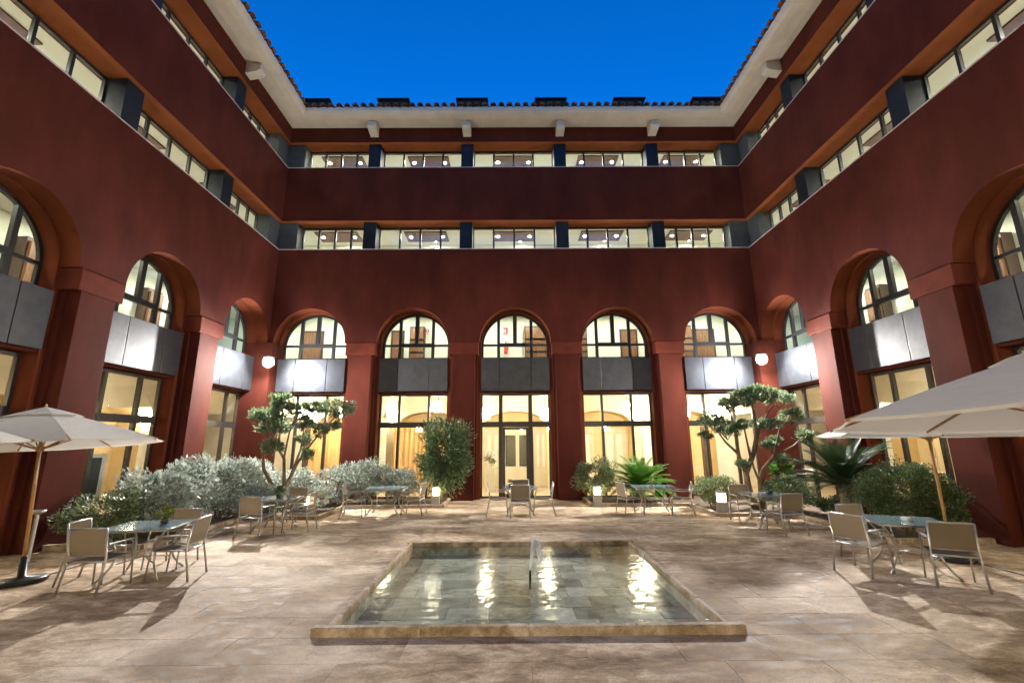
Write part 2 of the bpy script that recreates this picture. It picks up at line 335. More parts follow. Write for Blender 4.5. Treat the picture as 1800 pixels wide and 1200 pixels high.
def add_ground_window(par, c, r, door=False):
    f = MB(); y0, y1 = WIN, WIN + 0.09; zt = 3.79; ta, tb = 2.54, 2.74; xs = 0.56 * r / 1.3
    f.box(c - r, c - r + 0.06, y0, y1, 0, zt); f.box(c + r - 0.06, c + r, y0, y1, 0, zt)
    f.box(c - r + 0.06, c + r - 0.06, y0 + 0.001, y1, zt - 0.07, zt); f.box(c - r + 0.06, c + r - 0.06, y0 + 0.001, y1, 0.0, 0.07)
    for s in (-1, 1): f.box(c + s * xs - 0.045 - 0.03 * door, c + s * xs + 0.045 + 0.03 * door, y0 - 0.012, y1, 0.0, zt - 0.06)
    f.box(c - r + 0.06, c + r - 0.06, y0 - 0.006, y1 - 0.002, ta, tb)
    fr = f.build('ground_window', 'gframe', par)
    gy0, gy1 = y0 + 0.035, y0 + 0.047
    for a, b in ((-r, -xs), (-xs, xs), (xs, r)):
        MB().box(c + a + 0.02, c + b - 0.02, gy0, gy1, tb - 0.02, zt - 0.05).build('pane', 'glass', fr)
        if not (door and a == -xs): MB().box(c + a + 0.02, c + b - 0.02, gy0, gy1, 0.05, ta + 0.02).build('pane', 'glass', fr)
    if door:
        d = MB(); a, b = c - xs + 0.078, c + xs - 0.078
        d.box(a, a + 0.09, y0 - 0.02, y1 - 0.03, 0.02, ta - 0.01).box(b - 0.09, b, y0 - 0.02, y1 - 0.03, 0.02, ta - 0.01)
        d.box(a + 0.09, b - 0.09, y0 - 0.019, y1 - 0.031, ta - 0.10, ta - 0.01).box(a + 0.09, b - 0.09, y0 - 0.019, y1 - 0.031, 0.02, 0.14)
        d.build('glass_door', 'gframe', fr)
        MB().box(a + 0.08, b - 0.08, gy0, gy1, 0.12, ta - 0.08).build('pane', 'glass', fr)
        MB().tube([(b - 0.05, y0 - 0.02, 1.12), (b - 0.05, y0 - 0.08, 1.12), (b - 0.20, y0 - 0.08, 1.12)], 0.012).build('handle', 'black', fr)
    return fr
def add_strip_window(par, a, b, z0, z1, n=4):
    f = MB(); y0, y1 = REC, REC + 0.08
    f.box(a, b, y0, y1, z0, z0 + 0.05).box(a, b, y0, y1, z1 - 0.07, z1 - 0.003)
    w = (b - a) / n
    for i in range(n + 1):
        x = a + i * w; f.box(max(a, x - 0.035), min(b, x + 0.035), y0 - 0.012, y1 - 0.002, z0, z1 - 0.004)
    fr = f.build('strip_window', 'frame', par)
    me = MB().box(-w / 2 + 0.02, w / 2 - 0.02, y0 + 0.03, y0 + 0.04, z0 + 0.03, z1 - 0.05).mesh('pane', 'glass')
    for i in range(n): inst('pane', me, fr, (a + (i + 0.5) * w, 0, 0))
    return fr

def wing(name, label, loc, rz, x0, x1, bays, piers, xe0, xe1, door_bay=None, ceil_to=None):
    """x0..x1 wall extent along local x, local +y runs into the building; bays = (a, b, centre, radius);
    xe0/xe1 = +1 when that end is an inner corner of the courtyard (mitre the eave), 0 when plain."""
    t = thing(name, label, 'building', loc, rz)
    # walls
    w = MB(); s = MB(); av = [MB() for _ in bays]; ai = iter(av)
    for a, b, c, r in bays:
        arch_slab(w, a, b, c, r, ZS, ZS, Z1 - 0.03, 0.0, 0.43, next(ai))
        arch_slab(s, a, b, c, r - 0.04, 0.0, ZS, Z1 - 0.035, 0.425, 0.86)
    for m_ in av: m_.build('arch_soffit', 'lit_reveal', t, smooth=True)
    w.build('wall', 'plaster', t); s.build('inner_wall', 'lit_reveal', t)
    MB().box(x0 + (0.4 if xe0 else 0), x1 - (0.4 if xe1 else 0), 0.0, 0.86, Z2, Z3 - 0.03).build('parapet_band', 'plaster', t)
    MB().box(x0 + (0.4 if xe0 else 0), x1 - (0.4 if xe1 else 0), 0.0, 0.86, Z4, Z5 + 0.3).build('top_band', 'plaster', t)
    for z in (Z2, Z4): MB().prism([(x0 + xe0 * 0.004, 0.004), (x1 - xe1 * 0.004, 0.004), (x1 + xe1 * 0.65, 0.66), (x0 - xe0 * 0.65, 0.66)], z - 0.003, z - 0.0005, 2).build('soffit', 'lit_soffit', t)  # thin sheets carrying the painted window light under the bands
    # fill the mitred inner corner of the bands
    for xe, x, sg in ((xe0, x0, 1), (xe1, x1, -1)):
        if xe:
            for za, zb in ((Z2, Z3 - 0.03), (Z4, Z5 + 0.3)):
                MB().prism([(x, 0.0), (x + sg * 0.4, 0.0), (x + sg * 0.4, 0.86), (x - sg * 0.86, 0.86)], za, zb, 2).build('band_corner', 'plaster', t)
    for z in (Z1, Z3):
        q = MB(); a = x0; b = x1
        q.prism([(a, -0.012 if not xe0 else 0.0), (b, -0.012 if not xe1 else 0.0), (b + (0.7 if xe1 else 0), 0.7), (a - (0.7 if xe0 else 0), 0.7)] if False else
                [(a - xe0 * -0.012, -0.012), (b + xe1 * -0.012, -0.012), (b + xe1 * 0.7, 0.7), (a - xe0 * 0.7, 0.7)], z - 0.029, z, 2)
        q.build('sill', 'coping', t)
    # piers, capitals, window piers, brackets
    for p in piers:
        bev(inst('pier', PIER, t, (p, 0, 0)), 0.012); bev(inst('capital', CAPITAL, t, (p, 0, 0)), 0.018)
        inst('window_pier', NAVY, t, (p, 0, 0)); inst('window_pier', NAVYUP, t, (p, 0, 0)); bev(inst('bracket', BRACKET, t, (p, 0, 0)), 0.015)
    # windows
    for k, (a, b, c, r) in enumerate(bays):
        ri = r - 0.043
        add_arch_window(t, c, ri); add_ground_window(t, c, ri, door_bay == k)
        MB().box(c - ri, c + ri, 0.46, 0.84, 3.795, 3.86).build('lintel', 'plaster', t)
        for u, v in ((-ri + 0.0, -0.6), (-0.6, 0.6), (0.6, ri)):
            bev(MB().box(c + u + 0.008, c + v - 0.008, 0.36, 0.70, 3.865, 5.10).build('metal_panel', 'panel', t), 0.008)
        MB().box(c - ri, c + ri, 0.39, 0.84, 3.87, 5.09).build('panel_backing', 'black', t)
        ea = a + (0.255 if a in piers or not (xe0 and a == x0) else 0.58); eb = b - (0.255 if not (xe1 and b == x1) else 0.58)
        add_strip_window(t, ea, eb, Z1, Z2); add_strip_window(t, ea, eb, Z3, Z4)
    for xe, x, sg in ((xe0, x0, 1), (xe1, x1, -1)):
        if xe:
            for za, zb in ((Z1, Z2), (Z3, Z4)):
                MB().box(min(x - sg * 0.7, x + sg * 0.575), max(x - sg * 0.7, x + sg * 0.575), 0.17, REC + 0.06, za + 0.002, zb - 0.004).build('corner_pier', 'cornerclad', t)
    for xe, x, sg in ((xe0, x0, 1), (xe1, x1, -1)):
        if xe == 1 and name.startswith(('rear', 'front')): MB().box(min(x - sg * 0.862, x + sg * 0.24), max(x - sg * 0.862, x + sg * 0.24), -0.16, 0.862, 0.0, ZS - 0.01).build('corner_pilaster', 'plaster', t)
    # eave with a curved underside, mitred into the corners
    prof = [(0.0, Z5), (-0.25, Z5 - 0.035), (-0.60, Z5 - 0.04), (-0.82, Z5 - 0.02), (-0.93, Z5 + 0.06), (-0.97, Z5 + 0.16), (-0.97, Z5 + 0.20), (0.0, Z5 + 0.42)]
    e = MB(); n = len(prof); k = 0
    for x, xe, sg in ((x0, xe0, -1), (x1, xe1, 1)): e.v += [(x + sg * xe * y, y - 0.002, z) for y, z in prof]
    e.f = [(i, (i + 1) % n, n + (i + 1) % n, n + i) for i in range(n)] + [tuple(range(n)), tuple(range(2 * n - 1, n - 1, -1))]
    e.build('eave', 'eave', t)
    # roof: slope and the row of clay tiles along its edge
    zr = Z5 + 0.21; sl = 0.235; q = MB(); ye = 5.2
    q.poly([(x0 - xe0 * -0.9, -0.9, zr), (x1 + xe1 * -0.9, -0.9, zr), (x1 + xe1 * ye, ye, zr + sl * (ye + 0.9)), (x0 - xe0 * ye, ye, zr + sl * (ye + 0.9))])
    q.build('roof', 'tile', t)
    xa = x0 + xe0 * 1.0; xb = x1 - xe1 * 1.0; nt_ = int((xb - xa) / 0.32)
    for i in range(nt_ + 1):
        x = xa + (xb - xa) * i / nt_
        inst('roof_tile', TILE, t, (x, -1.06 + rnd.uniform(-0.012, 0.012), zr + 0.015 + rnd.uniform(-0.006, 0.006)), (0, rnd.uniform(-0.03, 0.03), rnd.uniform(-0.03, 0.03)))
        if i < nt_: inst('pan_tile', PAN, t, (x + 0.16, -1.03, zr - 0.06))
    rows = MB()
    for j in range(1, 8):
        for i in range(int((xb - xa) / 0.32) + 3):
            x = xa - 0.32 + 0.32 * i; y = -1.06 + 0.4 * j; z = zr + 0.02 + sl * 0.4 * j
            k = len(rows.v)
            for y_, r_, dz in ((0, 0.112, 0.03), (0.44, 0.10, 0.115)):
                for m in range(5): a_ = math.pi * m / 4; rows.v.append((x + r_ * math.cos(a_), y + y_, z + dz + r_ * math.sin(a_)))
            rows.f += [(k + m, k + m + 1, k + m + 6, k + m + 5) for m in range(4)]
    stuff(rows.build('roof_covering', 'tile', t, smooth=True))
    return t

def corridors(t, xa, xb, y_back, bays, side):
    """rooms seen through the glazing: floors, ceilings, rear walls, dark ceiling panels and lights"""
    f = MB()
    MB().box(xa, xb, 0.86, y_back, -0.06, -0.004).build('lobby_floor', 'infloor', t)
    MB().box(xa, xb, 0.87, y_back, 4.42, 4.60).build('first_floor_slab', 'inwhite', t)
    MB().box(xa, xb, 0.86, 2.95, 7.45, 8.50).build('second_floor_slab', 'inwhite', t)
    MB().box(xa, xb, 0.86, 2.95, 10.92, 12.10).build('third_floor_slab', 'inwhite', t)
    MB().box(xa, xb, 0.87, 2.95, 14.60, 14.80).build('top_ceiling', 'inwhite', t)
    MB().box(xa, xb, 2.95, 3.05, 4.60, 7.45).build('first_floor_rear_wall', 'inmint', t)
    MB().box(xa, xb, 2.95, 3.05, 8.50, 10.92).build('second_floor_rear_wall', 'inwhite', t)
    MB().box(xa, xb, 2.95, 3.05, 12.10, 14.60).build('third_floor_rear_wall', 'inwhite', t)
    for u, v in ((xa, bays[0][0]), (bays[-1][1], xb)): MB().box(u, v, y_back - 1.0, y_back - 0.9, 0.0, 4.41).build('lobby_rear_wall', 'incream', t)
    if not side:
        for x in (xa + 3.6, xb - 3.6):
            for z in (7.447, 10.917, 14.597): inst('downlight', LIGHT1, t, (x, 1.9, z))
    for e in sorted({b_[0] for b_ in bays[1:]}):
        m_ = MB(); arch_slab(m_, 0.87, 3.99, 2.43, 1.22, 0.0, 2.55, 4.38, e - 0.16, e + 0.16); m_.v = [(y, x, z) for x, y, z in m_.v]; m_.build('lobby_arch', 'incream', t)
    for k, (a, b, c, r) in enumerate(bays):
        for z in (10.92, 14.60):
            MB().box(c - 0.92, c + 0.92, 1.55, 2.50, z - 0.05, z).build('ceiling_panel', 'ceilpanel', t)
            for s in (-1, 1): inst('downlight', LIGHT, t, (c + s * 0.70, 2.0, z - 0.053))
        inst('downlight', LIGHT, t, (c + 0.3, 2.6, 10.917), (0, 0, 0), (0.5, 0.5, 1))
        for s in (-1, 1): inst('downlight', LIGHT1, t, (c + s * 0.75, 1.75, 7.447))
        # vaulted lobby bay
        v = MB(); hw = (b - a) / 2; m = (a + b) / 2; nseg = 14
        rise = 1.15; zs = 3.05; pts = []
        for i in range(nseg + 1):
            x = -hw + 2 * hw * i / nseg; pts.append((m + x, zs + rise * math.sqrt(max(0, 1 - (x / hw) ** 2))))
        for i in range(nseg):
            v.poly([(pts[i][0], 0.87, pts[i][1]), (pts[i + 1][0], 0.87, pts[i + 1][1]), (pts[i + 1][0], y_back - 1.0, pts[i + 1][1]), (pts[i][0], y_back - 1.0, pts[i][1])])
        v.build('lobby_vault', 'incream', t, smooth=True)
        nw = min(1.42, hw - 0.25); w = MB(); yb = y_back - 1.0; nz = 2.72; npts = []
        for i in range(nseg + 1):
            x = -nw + 2 * nw * i / nseg; npts.append((m + x, nz + 0.62 * math.sqrt(max(0, 1 - (x / nw) ** 2))))
        for sx in (-1, 1):
            w.poly([(m + sx * hw, yb, 0), (m + sx * nw, yb, 0), (m + sx * nw, yb, 4.4), (m + sx * hw, yb, 4.4)])
        for i in range(nseg):
            p, q = npts[i], npts[i + 1]; w.poly([(p[0], yb, p[1]), (q[0], yb, q[1]), (q[0], yb, 4.4), (p[0], yb, 4.4)])
        w.build('lobby_rear_wall', 'incream', t)
        n_ = MB()
        for i in range(nseg):
            p, q = npts[i], npts[i + 1]; n_.poly([(p[0], yb, p[1]), (q[0], yb, q[1]), (q[0], yb + 0.9, q[1]), (p[0], yb + 0.9, p[1])])
        for sx in (-1, 1): n_.poly([(m + sx * nw, yb, 0), (m + sx * nw, yb + 0.9, 0), (m + sx * nw, yb + 0.9, nz), (m + sx * nw, yb, nz)])
        n_.poly([(m - nw, yb + 0.9, 0), (m + nw, yb + 0.9, 0), (m + nw, yb + 0.9, 3.4), (m - nw, yb + 0.9, 3.4)])
        n_.build('lobby_niche', 'inyellow', t)
        for sx in (-1, 1):
            inst('wall_lamp', SCONCE, t, (m + sx * (hw - 0.22), yb - 0.01, 3.2 if not side else 2.9))

B = 3.85
back_p = [-1.5 * B, -0.5 * B, 0.5 * B, 1.5 * B]
back_b = [(-W, -1.5 * B, -7.73, 1.345)] + [((i - 0.5) * B, (i + 0.5) * B, i * B, 1.345) for i in (-1, 0, 1)] + [(1.5 * B, W, 7.73, 1.345)]
rear = wing('rear_wing', 'dark red arcaded wing with five arches facing the camera across the pool', (0, D, 0), 0, -W, W, back_b, back_p, 1, 1, door_bay=2)
YP = [13.28, 9.53, 5.78, 2.03, -1.72]
YF = -4.94
left_b = [(YF, -1.72, -3.58, 1.275), (-1.72, 2.03, 0.155, 1.295), (2.03, 5.78, 3.905, 1.295), (5.78, 9.53, 7.655, 1.295), (9.53, 13.28, 11.405, 1.295), (13.28, D, 15.14, 1.275)]
left = wing('side_wing', 'dark red arcaded wing along the courtyard above the silver hedge', (-W, 0, 0), R(90), YF, D, left_b, YP, 1, 1)
right_b = [(-b, -a, -c, r) for a, b, c, r in reversed(left_b)]
right = wing('side_wing', 'dark red arcaded wing along the courtyard above the dark cycad', (W, 0, 0), R(-90), -D, -YF, right_b, [-y for y in YP], 1, 1)
front = wing('front_wing', 'dark red arcaded wing closing the courtyard opposite the rear wing', (0, YF, 0), R(180), -W, W, back_b, back_p, 1, 1)
corridors(rear, -W - 5.05, W + 5.05, 5.0, back_b, False); corridors(front, -W - 5.05, W + 5.05, 5.0, back_b, False)
corridors(left, YF - 0.85, D + 0.85, 5.0, left_b, True)
corridors(right, -D - 0.85, -YF + 0.85, 5.0, right_b, True)
for t, xa, xb in ((rear, -W - 5.05, W + 5.05), (front, -W - 5.05, W + 5.05)):
    for x in (xa, xb): MB().box(x - 0.05, x + 0.05, 0.86, 5.0, 0, 14.8).build('end_wall', 'inwhite', t)

# lobby doors and rooms behind the rear glazing (parts of the rear wing)
def lobby_door(x, half, dark=True):
    y = 4.78
    f = MB().box(x - half, x - half + 0.12, y, y + 0.1, 0, 2.55).box(x + half - 0.12, x + half, y, y + 0.1, 0, 2.55).box(x - half + 0.12, x + half - 0.12, y, y + 0.1, 2.40, 2.55)
    fr = f.build('lobby_door', 'doorwhite', rear)
    for s in (-1, 1):
        a, b = (x - half + 0.12, x - 0.01) if s < 0 else (x + 0.01, x + half - 0.12)
        MB().box(a, a + 0.07, y + 0.01, y + 0.07, 0.02, 2.39).box(b - 0.07, b, y + 0.01, y + 0.07, 0.02, 2.39).box(a + 0.07, b - 0.07, y + 0.011, y + 0.069, 0.02, 0.9).box(a + 0.07, b - 0.07, y + 0.011, y + 0.069, 2.30, 2.39).build('door_leaf', 'doorwhite', fr)
        MB().box(a + 0.065, b - 0.065, y + 0.03, y + 0.05, 0.89, 2.305).build('door_pane', 'doorglass' if dark else 'inwhite', fr)
lobby_door(0.12, 0.74); lobby_door(-1.02, 0.42, False); lobby_door(1.18, 0.36, False)
lobby_door(B - 0.75, 0.55, False); lobby_door(B + 0.75, 0.55, False)
for x, wd in ((-B - 0.85, 0.5), (-B - 0.1, 0.35), (-B + 0.7, 0.55), (-8.4, 0.35), (-7.6, 0.45), (-6.9, 0.3)):
    pts = [(x - wd + 2 * wd * i / 16, 3.2 + 0.05 * math.sin(i * 1.9)) for i in range(17)]
    mb = MB()
    for i in range(16):
        (p, y), (q, y2) = pts[i], pts[i + 1]; mb.poly([(p, y, 0.05), (q, y2, 0.05), (q, y2, 2.6), (p, y, 2.6)])
    mb.build('curtain', 'curtain', rear, smooth=True)
for x in (-B - 1.2, -B + 0.2, -8.9, -7.2, 7.2, 8.2): MB().box(x - 0.14, x + 0.14, 3.25, 3.5, 0, 2.6).build('timber_post', 'darkwood', rear)
def bookcase(par, x, y, w, z0=4.6, h=2.35):
    bc = MB().box(x - w, x + w, y - 0.32, y - 0.29 + 0.27, z0, z0 + h).build('wall_cabinet', 'darkwood', par)
    for i in range(4): MB().box(x - w + 0.04, x + w - 0.04, y - 0.40, y - 0.325, z0 + 0.1 + i * 0.56, z0 + 0.56 + i * 0.56).build('cabinet_shelf', 'wood', bc)
def inner_door(par, x, y, w=0.45, z0=4.6, h=2.15):
    d = MB().box(x - w - 0.09, x + w + 0.09, y - 0.06, y - 0.002, z0, z0 + h + 0.09).build('room_door', 'darkwood', par)
    MB().box(x - w, x + w, y - 0.085, y - 0.062, z0 + 0.01, z0 + h).build('door_leaf', 'wood', d)
bookcase(rear, 0.95, 2.95, 0.5); bookcase(rear, -4.25, 2.95, 0.32); bookcase(rear, 2.75, 2.95, 0.42); bookcase(rear, 7.35, 2.95, 0.4)
inner_door(rear, -5.15, 2.95, 0.2); inner_door(rear, 5.05, 2.95, 0.3); inner_door(rear, 8.35, 2.95, 0.42); inner_door(rear, -8.9, 2.95, 0.4); inner_door(rear, -7.05, 2.95, 0.16)
for c in (3.905, 7.655, 11.405, 15.14):
    inner_door(left, c + 0.55, 2.95, 0.42); inner_door(right, -c - 0.5, 2.95, 0.42)
    bookcase(left, c - 0.95, 2.95, 0.3); bookcase(right, -c + 0.9, 2.95, 0.3)

for x, z in ((-3.15, 3.42), (-1.22, 3.12), (1.22, 3.10), (5.0, 3.06), (-8.6, 3.2), (-6.95, 3.2), (6.9, 3.15), (8.55, 3.15)):
    lp = MB().box(x - 0.17, x + 0.17, 1.92, 2.26, z - 0.2, z + 0.2).build('lobby_lamp', 'lobbylamp', rear)
    MB().tube([(x, 2.09, z + 0.2), (x, 2.09, 4.1)], 0.012).build('lamp_rod', 'black', lp)
gl = MB().lathe([(0.03, -0.13), (0.11, -0.08), (0.135, 0.0), (0.11, 0.08), (0.03, 0.13)], 16, (4.56, 2.0, 3.44)).build('globe_lamp', 'lobbylamp', rear, smooth=True)
MB().tube([(4.56, 2.0, 3.56), (4.56, 2.0, 4.15)], 0.012).build('lamp_rod', 'black', gl)
for x in (-8.3, -4.4, -3.3, -0.7, 0.7, 3.3, 4.4, 8.3):
    MB().box(x - 0.17, x + 0.17, 1.4, 1.74, 2.9, 3.3).build('lobby_lamp', 'frontlamp', front)
# roof boxes behind the rear eave
for k in range(6):
    x = -8.45 + 3.35 * k
    rb = MB().box(x - 0.6, x + 0.6, 0.0, 0.9, 15.2, 16.19).build('roof_box', 'roofbox', rear)
    MB().box(x - 0.68, x + 0.68, -0.08, 0.98, 16.19, 16.25).build('roof_box_cap', 'roofbox', rb)

# ---------------------------------------------------------------- ground, pool, beds
PX, PY0, PY1 = 2.195, 5.31, 9.66
g = MB()
for a, b, c, d in ((-120, -PX, -60, 120), (PX, 120, -60, 120), (-PX, PX, -60, PY0), (-PX, PX, PY1, 120)): g.poly([(a, c, -0.035), (b, c, -0.035), (b, d, -0.035), (a, d, -0.035)])
structure(g.build('ground', 'base'))
paving = bpy.data.objects.new('paving', None); C.objects.link(paving); structure(paving)
SL = MB().cbox(-0.4492, 0.4492, -0.2868, 0.2868, -0.034, 0.0, 0.0022).mesh('paving_slab', 'slab')
cells = []
r_ = -10
while True:
    y0 = PY0 + 0.575 * r_; y1 = y0 + 0.575
    if y0 > 16.9: break
    ivs = [(-9.9, -PX), (PX, 9.9)] if y1 > PY0 + 0.01 and y0 < PY1 - 0.01 else [(-9.9, 9.9)]
    for a, b in ivs:
        off = 0.45 * (r_ % 2) + rnd.uniform(0, 0.12); x = a
        e = a + (off if off > 0.2 else 0.9)
        while x < b - 0.01:
            e = min(e, b)
            if b - e < 0.12: e = b
            cells.append((x, e, y0, y1)); x = e; e = x + 0.9
    r_ += 1
inview = lambda c: abs((c[0] + c[1]) / 2 + 0.178) < 1.16 * c[3] + 0.6 and c[3] > 2.6 and abs((c[0] + c[1]) / 2) < 7.6 + 1.8 * (c[2] < 9.3) and c[2] < 16.5
seen = sorted([c for c in cells if inview(c)], key=lambda c: c[2] ** 2 + c[0] ** 2)
for (a, b, c, d) in seen[:300]:
    inst('paving_slab', SL, paving, ((a + b) / 2, (c + d) / 2, rnd.uniform(-0.0015, 0.0)), (rnd.uniform(-0.0015, 0.0015), rnd.uniform(-0.0015, 0.0015), 0), ((b - a) / 0.9, 1, 1))
rest = MB(); ss = set(seen[:300])
for q in cells:
    if q not in ss: a, b, c, d = q; h = rnd.uniform(-0.0025, 0); rest.cbox(a + 0.001, b - 0.001, c + 0.001, d - 0.001, -0.034, h, 0.0022)
stuff(rest.build('far_paving', 'slab', paving))
structure(MB().box(-7.52, -7.47, -2, 9.3, -0.03, 0.004).build('drain_slot', 'drain')); structure(MB().box(7.47, 7.52, -2, 9.3, -0.03, 0.004).build('drain_slot', 'drain'))

pool = thing('pool', 'shallow square stone pool with a raised kerb in the courtyard centre', 'pool', (0, 7.42, 0))
def kerb_run(par, name, pts, h, w, mat='kerb', seg=0.9):
    for (x0, y0), (x1, y1) in zip(pts[:-1], pts[1:]):
        L = math.hypot(x1 - x0, y1 - y0); n = max(1, round(L / seg)); ang = math.atan2(y1 - y0, x1 - x0)
        me = MB().cbox(-L / n / 2 + 0.002, L / n / 2 - 0.002, -w / 2, w / 2, -0.03, h, 0.012).mesh(name, mat)
        for i in range(n):
            t = (i + 0.5) / n; inst(name, me, par, (x0 + (x1 - x0) * t, y0 + (y1 - y0) * t, rnd.uniform(-0.004, 0.003)), (0, 0, ang + rnd.uniform(-0.003, 0.003)))
q = -7.42
kerb_run(pool, 'kerb_stone', [(-2.155, 5.42 + q), (-2.155, 9.53 + q)], 0.075, 0.07); kerb_run(pool, 'kerb_stone', [(2.155, 5.42 + q), (2.155, 9.53 + q)], 0.075, 0.07)
kerb_run(pool, 'kerb_stone', [(-2.23, 9.585 + q), (2.23, 9.585 + q)], 0.075, 0.11); kerb_run(pool, 'kerb_stone', [(-2.31, 5.365 + q), (2.31, 5.365 + q)], 0.09, 0.10, seg=1.2)
MB().box(-2.16, -2.12, 5.40 + q, 9.56 + q, -0.24, -0.032).box(2.12, 2.16, 5.40 + q, 9.56 + q, -0.24, -0.032).box(-2.16, 2.16, 9.54 + q, 9.58 + q, -0.24, -0.032).box(-2.16, 2.16, 5.38 + q, 5.42 + q, -0.24, -0.032).build('pool_wall', 'pooltile', pool)
MB().box(-2.12, 2.12, 5.42 + q, 9.54 + q, -0.26, -0.20).build('pool_bed', 'base', pool)
PT = MB().cbox(-0.273, 0.273, -0.204, 0.204, -0.20, -0.160, 0.003).mesh('pool_tile', 'pooltile')
for j in range(10):
    off = 0.275 * (j % 2)
    for i in range(9):
        a = max(-2.12, -2.12 + 0.55 * i - off); b = min(2.12, -2.12 + 0.55 * (i + 1) - off)
        if b - a > 0.05: inst('pool_tile', PT, pool, ((a + b) / 2, 5.42 + 0.412 * (j + 0.5) + q, rnd.uniform(-0.006, 0.002)), (0, 0, 0), ((b - a) / 0.55, 1, 1))
MB().tube([(0.1, 0, -0.17), (0.1, 0, 0.05), (0.102, 0, 0.10)], [0.02, 0.018, 0.010], 10).build('nozzle', 'black', pool)
structure(MB().poly([(-2.12, 5.42, 0.02), (2.12, 5.42, 0.02), (2.12, 9.54, 0.02), (-2.12, 9.54, 0.02)]).build('water', 'water'))
# the jet: rising and falling arc, droplets and ring of foam
jt = thing('fountain_jet', 'small white water jet arching up from the nozzle in the pool', 'water jet', (0.1, 7.42, 0.0))
arc = [(0.0, 0.0, 0.10), (0.012, 0.004, 0.18), (0.026, 0.008, 0.28), (0.04, 0.013, 0.38), (0.052, 0.017, 0.46), (0.062, 0.02, 0.51), (0.068, 0.022, 0.535)]
jm = MB().tube(arc, [0.011, 0.016, 0.023, 0.030, 0.034, 0.028, 0.010], 12); jm.build('jet', 'jet', jt, smooth=True)
dm = MB()
for i in range(1500):
    t = rnd.triangular(0.1, 1.0, 0.5); px = 0.19 * t + rnd.gauss(0, 0.010 + 0.035 * t * t); py = 0.06 * t + rnd.gauss(0, 0.012 + 0.05 * t * t); pz = max(0.01, 0.10 + 1.62 * t - 1.72 * t * t + rnd.gauss(0, 0.03)); r_ = rnd.uniform(0.002, 0.008)
    k = len(dm.v); dm.v += [(px + r_, py, pz), (px - r_, py, pz), (px, py + r_, pz), (px, py - r_, pz), (px, py, pz + 1.8 * r_), (px, py, pz - 1.8 * r_)]
    dm.f += [(k, k + 2, k + 4), (k + 2, k + 1, k + 4), (k + 1, k + 3, k + 4), (k + 3, k, k + 4), (k + 2, k, k + 5), (k + 1, k + 2, k + 5), (k + 3, k + 1, k + 5), (k, k + 3, k + 5)]
stuff(dm.build('spray', 'jet', jt, smooth=True))

for s, nm in ((-1, 'left'), (1, 'right')):
    pts = [(s * 9.3, 9.45), (s * 7.4, 9.45), (s * 7.4, 12.85), (s * 5.4, 12.85), (s * 5.4, 14.85), (s * 2.35, 14.95), (s * 2.35, 16.6)]
    k = thing('bed_kerb', 'low stepped stone kerb round the bed with the silver hedge' if s < 0 else 'low stepped stone kerb round the bed with the cycads', 'kerb', (0, 0, 0), 0, 'kerbs of the planting beds')
    kerb_run(k, 'kerb_stone', pts, 0.10, 0.12)
    mb = MB()
    for xa, xb, ya, yb in ((7.4, 9.66, 9.45, 12.85), (5.4, 9.66, 12.85, 14.85), (2.38, 9.66, 14.9, 16.92)):
        n1, n2 = int((xb - xa) / 0.12), int((yb - ya) / 0.12)
        base = len(mb.v)
        for i in range(n1 + 1):
            for j in range(n2 + 1): mb.v.append((s * (xa + (xb - xa) * i / n1), ya + (yb - ya) * j / n2, 0.045 + rnd.uniform(-0.02, 0.025)))
        for i in range(n1):
            for j in range(n2): a = base + i * (n2 + 1) + j; mb.f.append((a, a + 1, a + n2 + 2, a + n2 + 1))
    structure(mb.build('soil', 'soil', smooth=True))

# ---------------------------------------------------------------- vegetation
def leaf_mesh(name, mat, pos, out, length, width, seed=0, droop=0.3, up=0.35):
    """one folded leaf per point: pos (n,3), out (n,3) growth direction"""
    g_ = np.random.default_rng(seed); n = len(pos)
    d = out + g_.normal(0, 0.55, (n, 3)) + np.array([0, 0, up]); d /= np.linalg.norm(d, axis=1)[:, None] + 1e-9
    sd = np.cross(d, g_.normal(0, 1, (n, 3))); sd /= np.linalg.norm(sd, axis=1)[:, None] + 1e-9
    nr = np.cross(d, sd); L = length * g_.uniform(0.6, 1.25, (n, 1)); Wd = width * g_.uniform(0.7, 1.2, (n, 1))
    v = np.empty((n, 4, 3), np.float32)
    v[:, 0] = pos; v[:, 1] = pos + d * L * 0.5 + sd * Wd * 0.5 + nr * Wd * 0.15; v[:, 2] = pos + d * L - nr * L * droop * g_.uniform(-0.3, 1, (n, 1)); v[:, 3] = pos + d * L * 0.5 - sd * Wd * 0.5 + nr * Wd * 0.15
    me = bpy.data.meshes.new(name); me.vertices.add(4 * n); me.vertices.foreach_set('co', v.reshape(-1))
    tri = np.array([[0, 1, 2], [0, 2, 3]]); idx = (np.arange(n)[:, None, None] * 4 + tri[None]).reshape(-1).astype(np.int32)
    me.loops.add(len(idx)); me.loops.foreach_set('vertex_index', idx)
    me.polygons.add(2 * n); me.polygons.foreach_set('loop_start', np.arange(0, 6 * n, 3, dtype=np.int32)); me.update(calc_edges=True); me.validate()
    me.materials.append(M[mat]); return me
